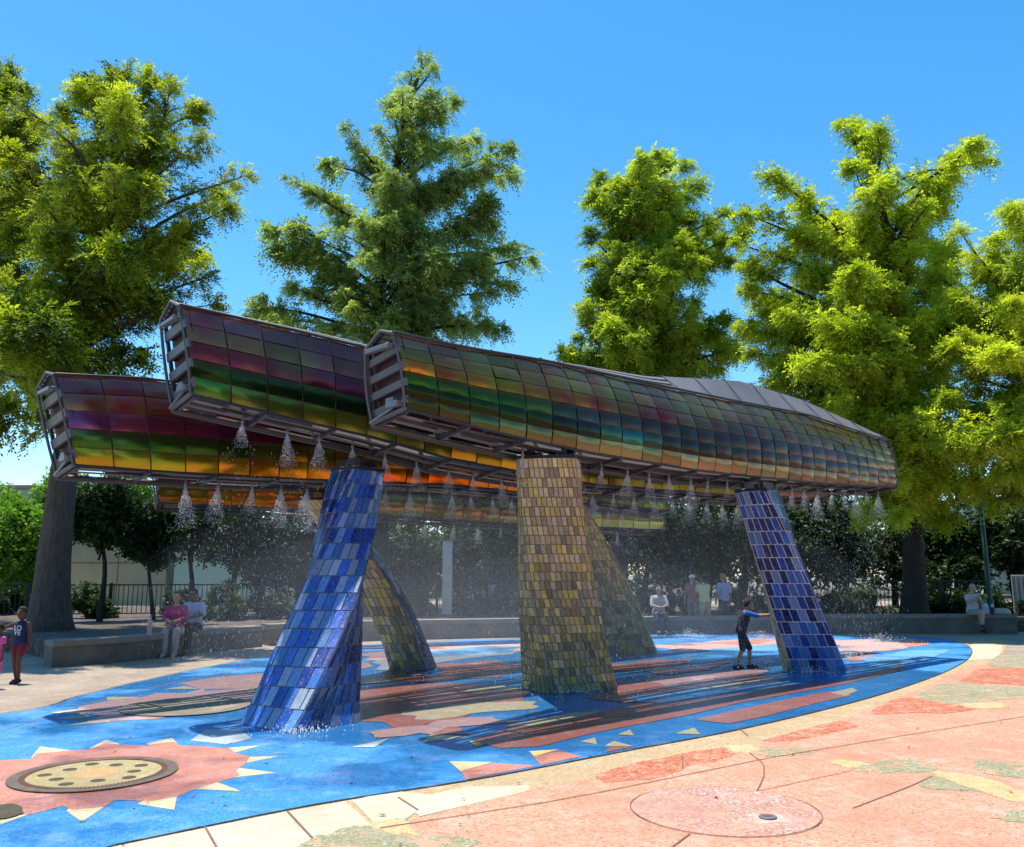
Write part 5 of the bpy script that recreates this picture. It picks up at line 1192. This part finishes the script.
tree('yellow green tree at the right edge reaching in from outside the photo', 'tree', 'cypress_tree', 22.5, [(1075, 640), (1070, 480), (1062, 350), (1050, 240), (1050, 160)], 0.45, 0.06,
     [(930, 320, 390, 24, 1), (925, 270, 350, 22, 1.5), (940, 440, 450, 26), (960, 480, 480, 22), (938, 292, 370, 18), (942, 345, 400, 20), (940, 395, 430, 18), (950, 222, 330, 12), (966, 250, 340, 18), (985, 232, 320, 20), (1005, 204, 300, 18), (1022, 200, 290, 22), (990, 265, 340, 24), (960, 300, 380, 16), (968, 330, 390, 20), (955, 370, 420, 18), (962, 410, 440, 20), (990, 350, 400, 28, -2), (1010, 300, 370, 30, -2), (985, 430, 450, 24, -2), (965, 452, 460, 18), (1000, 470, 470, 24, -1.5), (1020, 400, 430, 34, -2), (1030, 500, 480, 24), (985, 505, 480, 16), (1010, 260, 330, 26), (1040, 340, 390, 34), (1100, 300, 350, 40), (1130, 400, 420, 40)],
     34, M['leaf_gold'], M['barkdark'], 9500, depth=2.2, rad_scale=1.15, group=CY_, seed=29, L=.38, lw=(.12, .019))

# ------------------------------------------------------------------ understory trees
UT = 'small leafy trees behind the planters'
for k, (lab, Y, bx, cx, cy, rx, ry, mt, nl, tr_) in enumerate((
    ('bright green leafy tree in the sun just left of the big trunk', 30, 20, 18, 545, 44, 55, 'leaf_bright', 5200, .12),
    ('bright tree at the far left edge, low and sunlit', 33, -40, -25, 520, 50, 60, 'leaf_bright', 4000, .12),
    ('bright leafy tree peeping out just right of the big trunk', 33, 62, 62, 500, 30, 42, 'leaf_bright', 2600, .1),
    ('dark slender tree with one low side limb in front of the cream wall', 23.5, 101, 98, 512, 34, 42, 'leaf_dark', 4600, .075),
    ('bright green tree behind the dark slender tree', 38, 130, 128, 497, 34, 46, 'leaf_bright', 3000, .1),
    ('dark thin stemmed tree left of the seated couple', 24.5, 155, 152, 532, 30, 36, 'leaf_dark', 3600, .06),
    ('dark leafy tree between cream and mint walls', 27, 196, 190, 522, 36, 42, 'leaf_dark', 4200, .08),
    ('dark leafy tree in front of the mint wall', 26, 228, 236, 526, 40, 42, 'leaf_dark', 4600, .10),
    ('dark round tree behind the left blue pillar', 28, 285, 282, 548, 46, 52, 'leaf_dark', 5600, .1),
    ('dark tree right of the left blue pillar', 31, 345, 348, 560, 44, 48, 'leaf_dark', 4600, .1),
    ('dark tree left of the pale square post', 32, 405, 404, 556, 44, 46, 'leaf_dark', 4600, .1),
    ('dark tree right of the pale square post', 33, 488, 482, 552, 44, 40, 'leaf_dark', 4600, .12),
    ('grey green tree with a leaning pale trunk behind the central gold pillar', 31, 528, 512, 548, 36, 40, 'leaf_shrub', 3600, .11),
    ('dark tree right of the dusky gold pillar', 29, 640, 660, 545, 46, 44, 'leaf_dark', 5600, .12),
    ('dark tree behind the standing people', 30, 706, 712, 542, 46, 44, 'leaf_dark', 5600, .12),
    ('dark tree behind the right blue pillar', 31, 778, 775, 540, 46, 44, 'leaf_shrub', 5200, .12),
    ('dark tree left of the thick dark trunk', 29.5, 838, 836, 540, 44, 48, 'leaf_dark', 5600, .1),
    ('dark tree just right of the thick dark trunk', 31, 958, 955, 548, 44, 52, 'leaf_dark', 5400, .1),
    ('dark tree at the right edge behind the lamp post', 30, 1016, 1020, 540, 40, 54, 'leaf_dark', 5000, .1),
    ('dark tree filling in behind the thick dark trunk', 34, 895, 898, 545, 46, 50, 'leaf_dark', 5000, .12),
    ('dark tree under the conifer, top just above the canopies', 35, 300, 300, 480, 50, 44, 'leaf_shrub', 4200, .15),
    ('dark tree behind the conifer trunk', 37, 455, 455, 470, 60, 60, 'leaf_shrub', 5200, .15),
    ('low green tree behind the far end of the conifer boughs', 34, 548, 546, 400, 34, 48, 'leaf_d', 3000, .12),
    ('dark tree far behind the dusky gold pillar', 37, 600, 598, 500, 60, 56, 'leaf_dark', 5200, .15),
    ('tall dark tree behind the right half of the canopies', 36, 740, 742, 470, 70, 64, 'leaf_dark', 6000, .18),
    ('bushy green tree under the middle of the conifer', 33, 262, 268, 322, 26, 22, 'leaf_left', 2200, .12))):
    broadleaf(lab, 'tree', 'leafy_tree', Y, bx, cx, cy, rx, ry, M[mt], M['barkdark'], nl, .15 if Y > 29 else .12, UT, tr_, seed=100 + k, nclump=26)
SH = 'shrubs along the back of the planters'
slabs = ['shrub behind the left wall below the railing', 'shrub in front of the cream wall railing', 'shrub behind the seated couple', 'shrub below the mint wall', 'shrub beside the left blue pillar on its left', 'shrub behind the left blue pillar',
         'shrub behind the slim half gold pillar', 'shrub left of the pale post', 'shrub right of the pale post', 'shrub left of the central gold pillar', 'shrub behind the central gold pillar', 'shrub behind the dusky gold pillar',
         'shrub behind the seated person in white', 'shrub left of the standing people', 'shrub behind the boy', 'shrub behind the right blue pillar', 'shrub at the left end of the right wall', 'shrub left of the thick dark trunk', 'shrub right of the thick dark trunk', 'shrub behind the seated woman', 'shrub at the right end of the right wall']
for k, lb in enumerate(slabs):
    px = [8, 92, 190, 230, 268, 310, 372, 418, 470, 505, 545, 600, 655, 690, 748, 790, 835, 872, 935, 968, 1012][k]; Y = [27.5, 25.5, 22, 24.5, 25, 25, 26.5, 27, 27.5, 27, 27, 27.5, 27, 27, 27, 26.8, 26.6, 27.5, 27, 27, 27][k]
    broadleaf('dark leafy ' + lb, 'shrub', 'shrub', Y, px, px, 602 + (k % 3) * 2, 24 + (k * 5) % 9, 15 + (k * 3) % 6, M['leaf_shrub' if k % 2 else 'leaf_dark'], M['barkdark'], 1500, .10, SH, .03, seed=300 + k, nclump=12, stems=4)
# wooded backdrop closing the view beyond the gardens: one far-off mass
def woods(name, Y, x0, x1, hfun, n, mat):
    X_ = rng.uniform(x0, x1, n); H_ = np.array([hfun(x) for x in X_]); Z_ = 0.3 + rng.random(n) ** 0.8 * H_
    Yy = Y + rng.uniform(-2.5, 3.5, n) - 1.2 * np.sin(X_ * 1.3 + Z_ * 0.8)
    Cc = np.stack([X_, Yy, Z_], 1); ax = rng.normal(0, 1, (n, 3)); ax[:, 2] -= .3; ax /= np.linalg.norm(ax, axis=1, keepdims=True)
    o = foliage(name, Cc, ax, .35, (.30, .11), 4, mat, None, .3, 1.0, tint_bias=np.clip(.4 + .3 * np.sin(X_ * 2.1 + Z_ * 2.7 + np.sin(Yy)), 0, 1)); o['kind'] = 'stuff'; o['label'] = 'dense far-off wood closing the view behind the gardens'
    return o
woods('far_woods', 50, -12, 42, lambda x: 7.2 + (3.2 if x > 17 else 0) + 1.2 * math.sin(x * .55) + .9 * math.sin(x * 1.7 + 1) - (2.2 if x < -4 else 0) - (1.8 if x < -9 else 0), 15000, M['leaf_shrub'])

# park trees on the camera's side of the square, seen only in the reflections of the canopies
def woods_row(name, P0, P1, h, n, mat):
    t_ = rng.random(n); H_ = h * (0.75 + 0.25 * np.sin(t_ * 37) * np.sin(t_ * 13 + 1)); Z_ = 0.2 + rng.random(n) ** 0.85 * H_
    P0, P1 = np.array(P0), np.array(P1); d_ = (P1 - P0) / np.linalg.norm(P1 - P0); nn_ = np.array([-d_[1], d_[0]])
    xy = P0[None] + (P1 - P0)[None] * t_[:, None] + nn_[None] * rng.uniform(-2.5, 2.5, n)[:, None]
    Cc = np.stack([xy[:, 0], xy[:, 1], Z_], 1); ax = rng.normal(0, 1, (n, 3)); ax /= np.linalg.norm(ax, axis=1, keepdims=True)
    o = foliage(name, Cc, ax, .8, (.8, .30), 4, mat, None, .3, 1.0, tint_bias=np.clip(rng.normal(.5, .2, n), 0, 1)); o['kind'] = 'stuff'
woods_row('park_woods', (-34, -16), (34, -16), 11.0, 6500, M['leaf_shrub'])

# leaf litter and grit on the paving
n_ = 420; X_ = rng.uniform(-7, 11, n_); Y_ = 4.6 + rng.random(n_) ** 1.3 * 14; a_ = rng.random(n_) * 6.283; l_ = rng.uniform(.008, .034, n_); w_ = l_ * rng.uniform(.3, .6, n_)
cx_, sx_ = np.cos(a_), np.sin(a_); z0 = np.full(n_, .022)
q_ = np.stack([np.stack([X_ + l_ * cx_, Y_ + l_ * sx_, z0 + .004], 1), np.stack([X_ - w_ * sx_, Y_ + w_ * cx_, z0], 1), np.stack([X_ - l_ * cx_, Y_ - l_ * sx_, z0 + .003], 1), np.stack([X_ + w_ * sx_, Y_ - w_ * cx_, z0], 1)], 1).reshape(-1, 3)
o = link('leaf_litter', np_mesh('leaf_litter', q_, np.arange(len(q_), dtype=np.int32), 4), m_plain('dead_leaf', (0.13, 0.065, 0.03), 0.9)); o['kind'] = 'stuff'
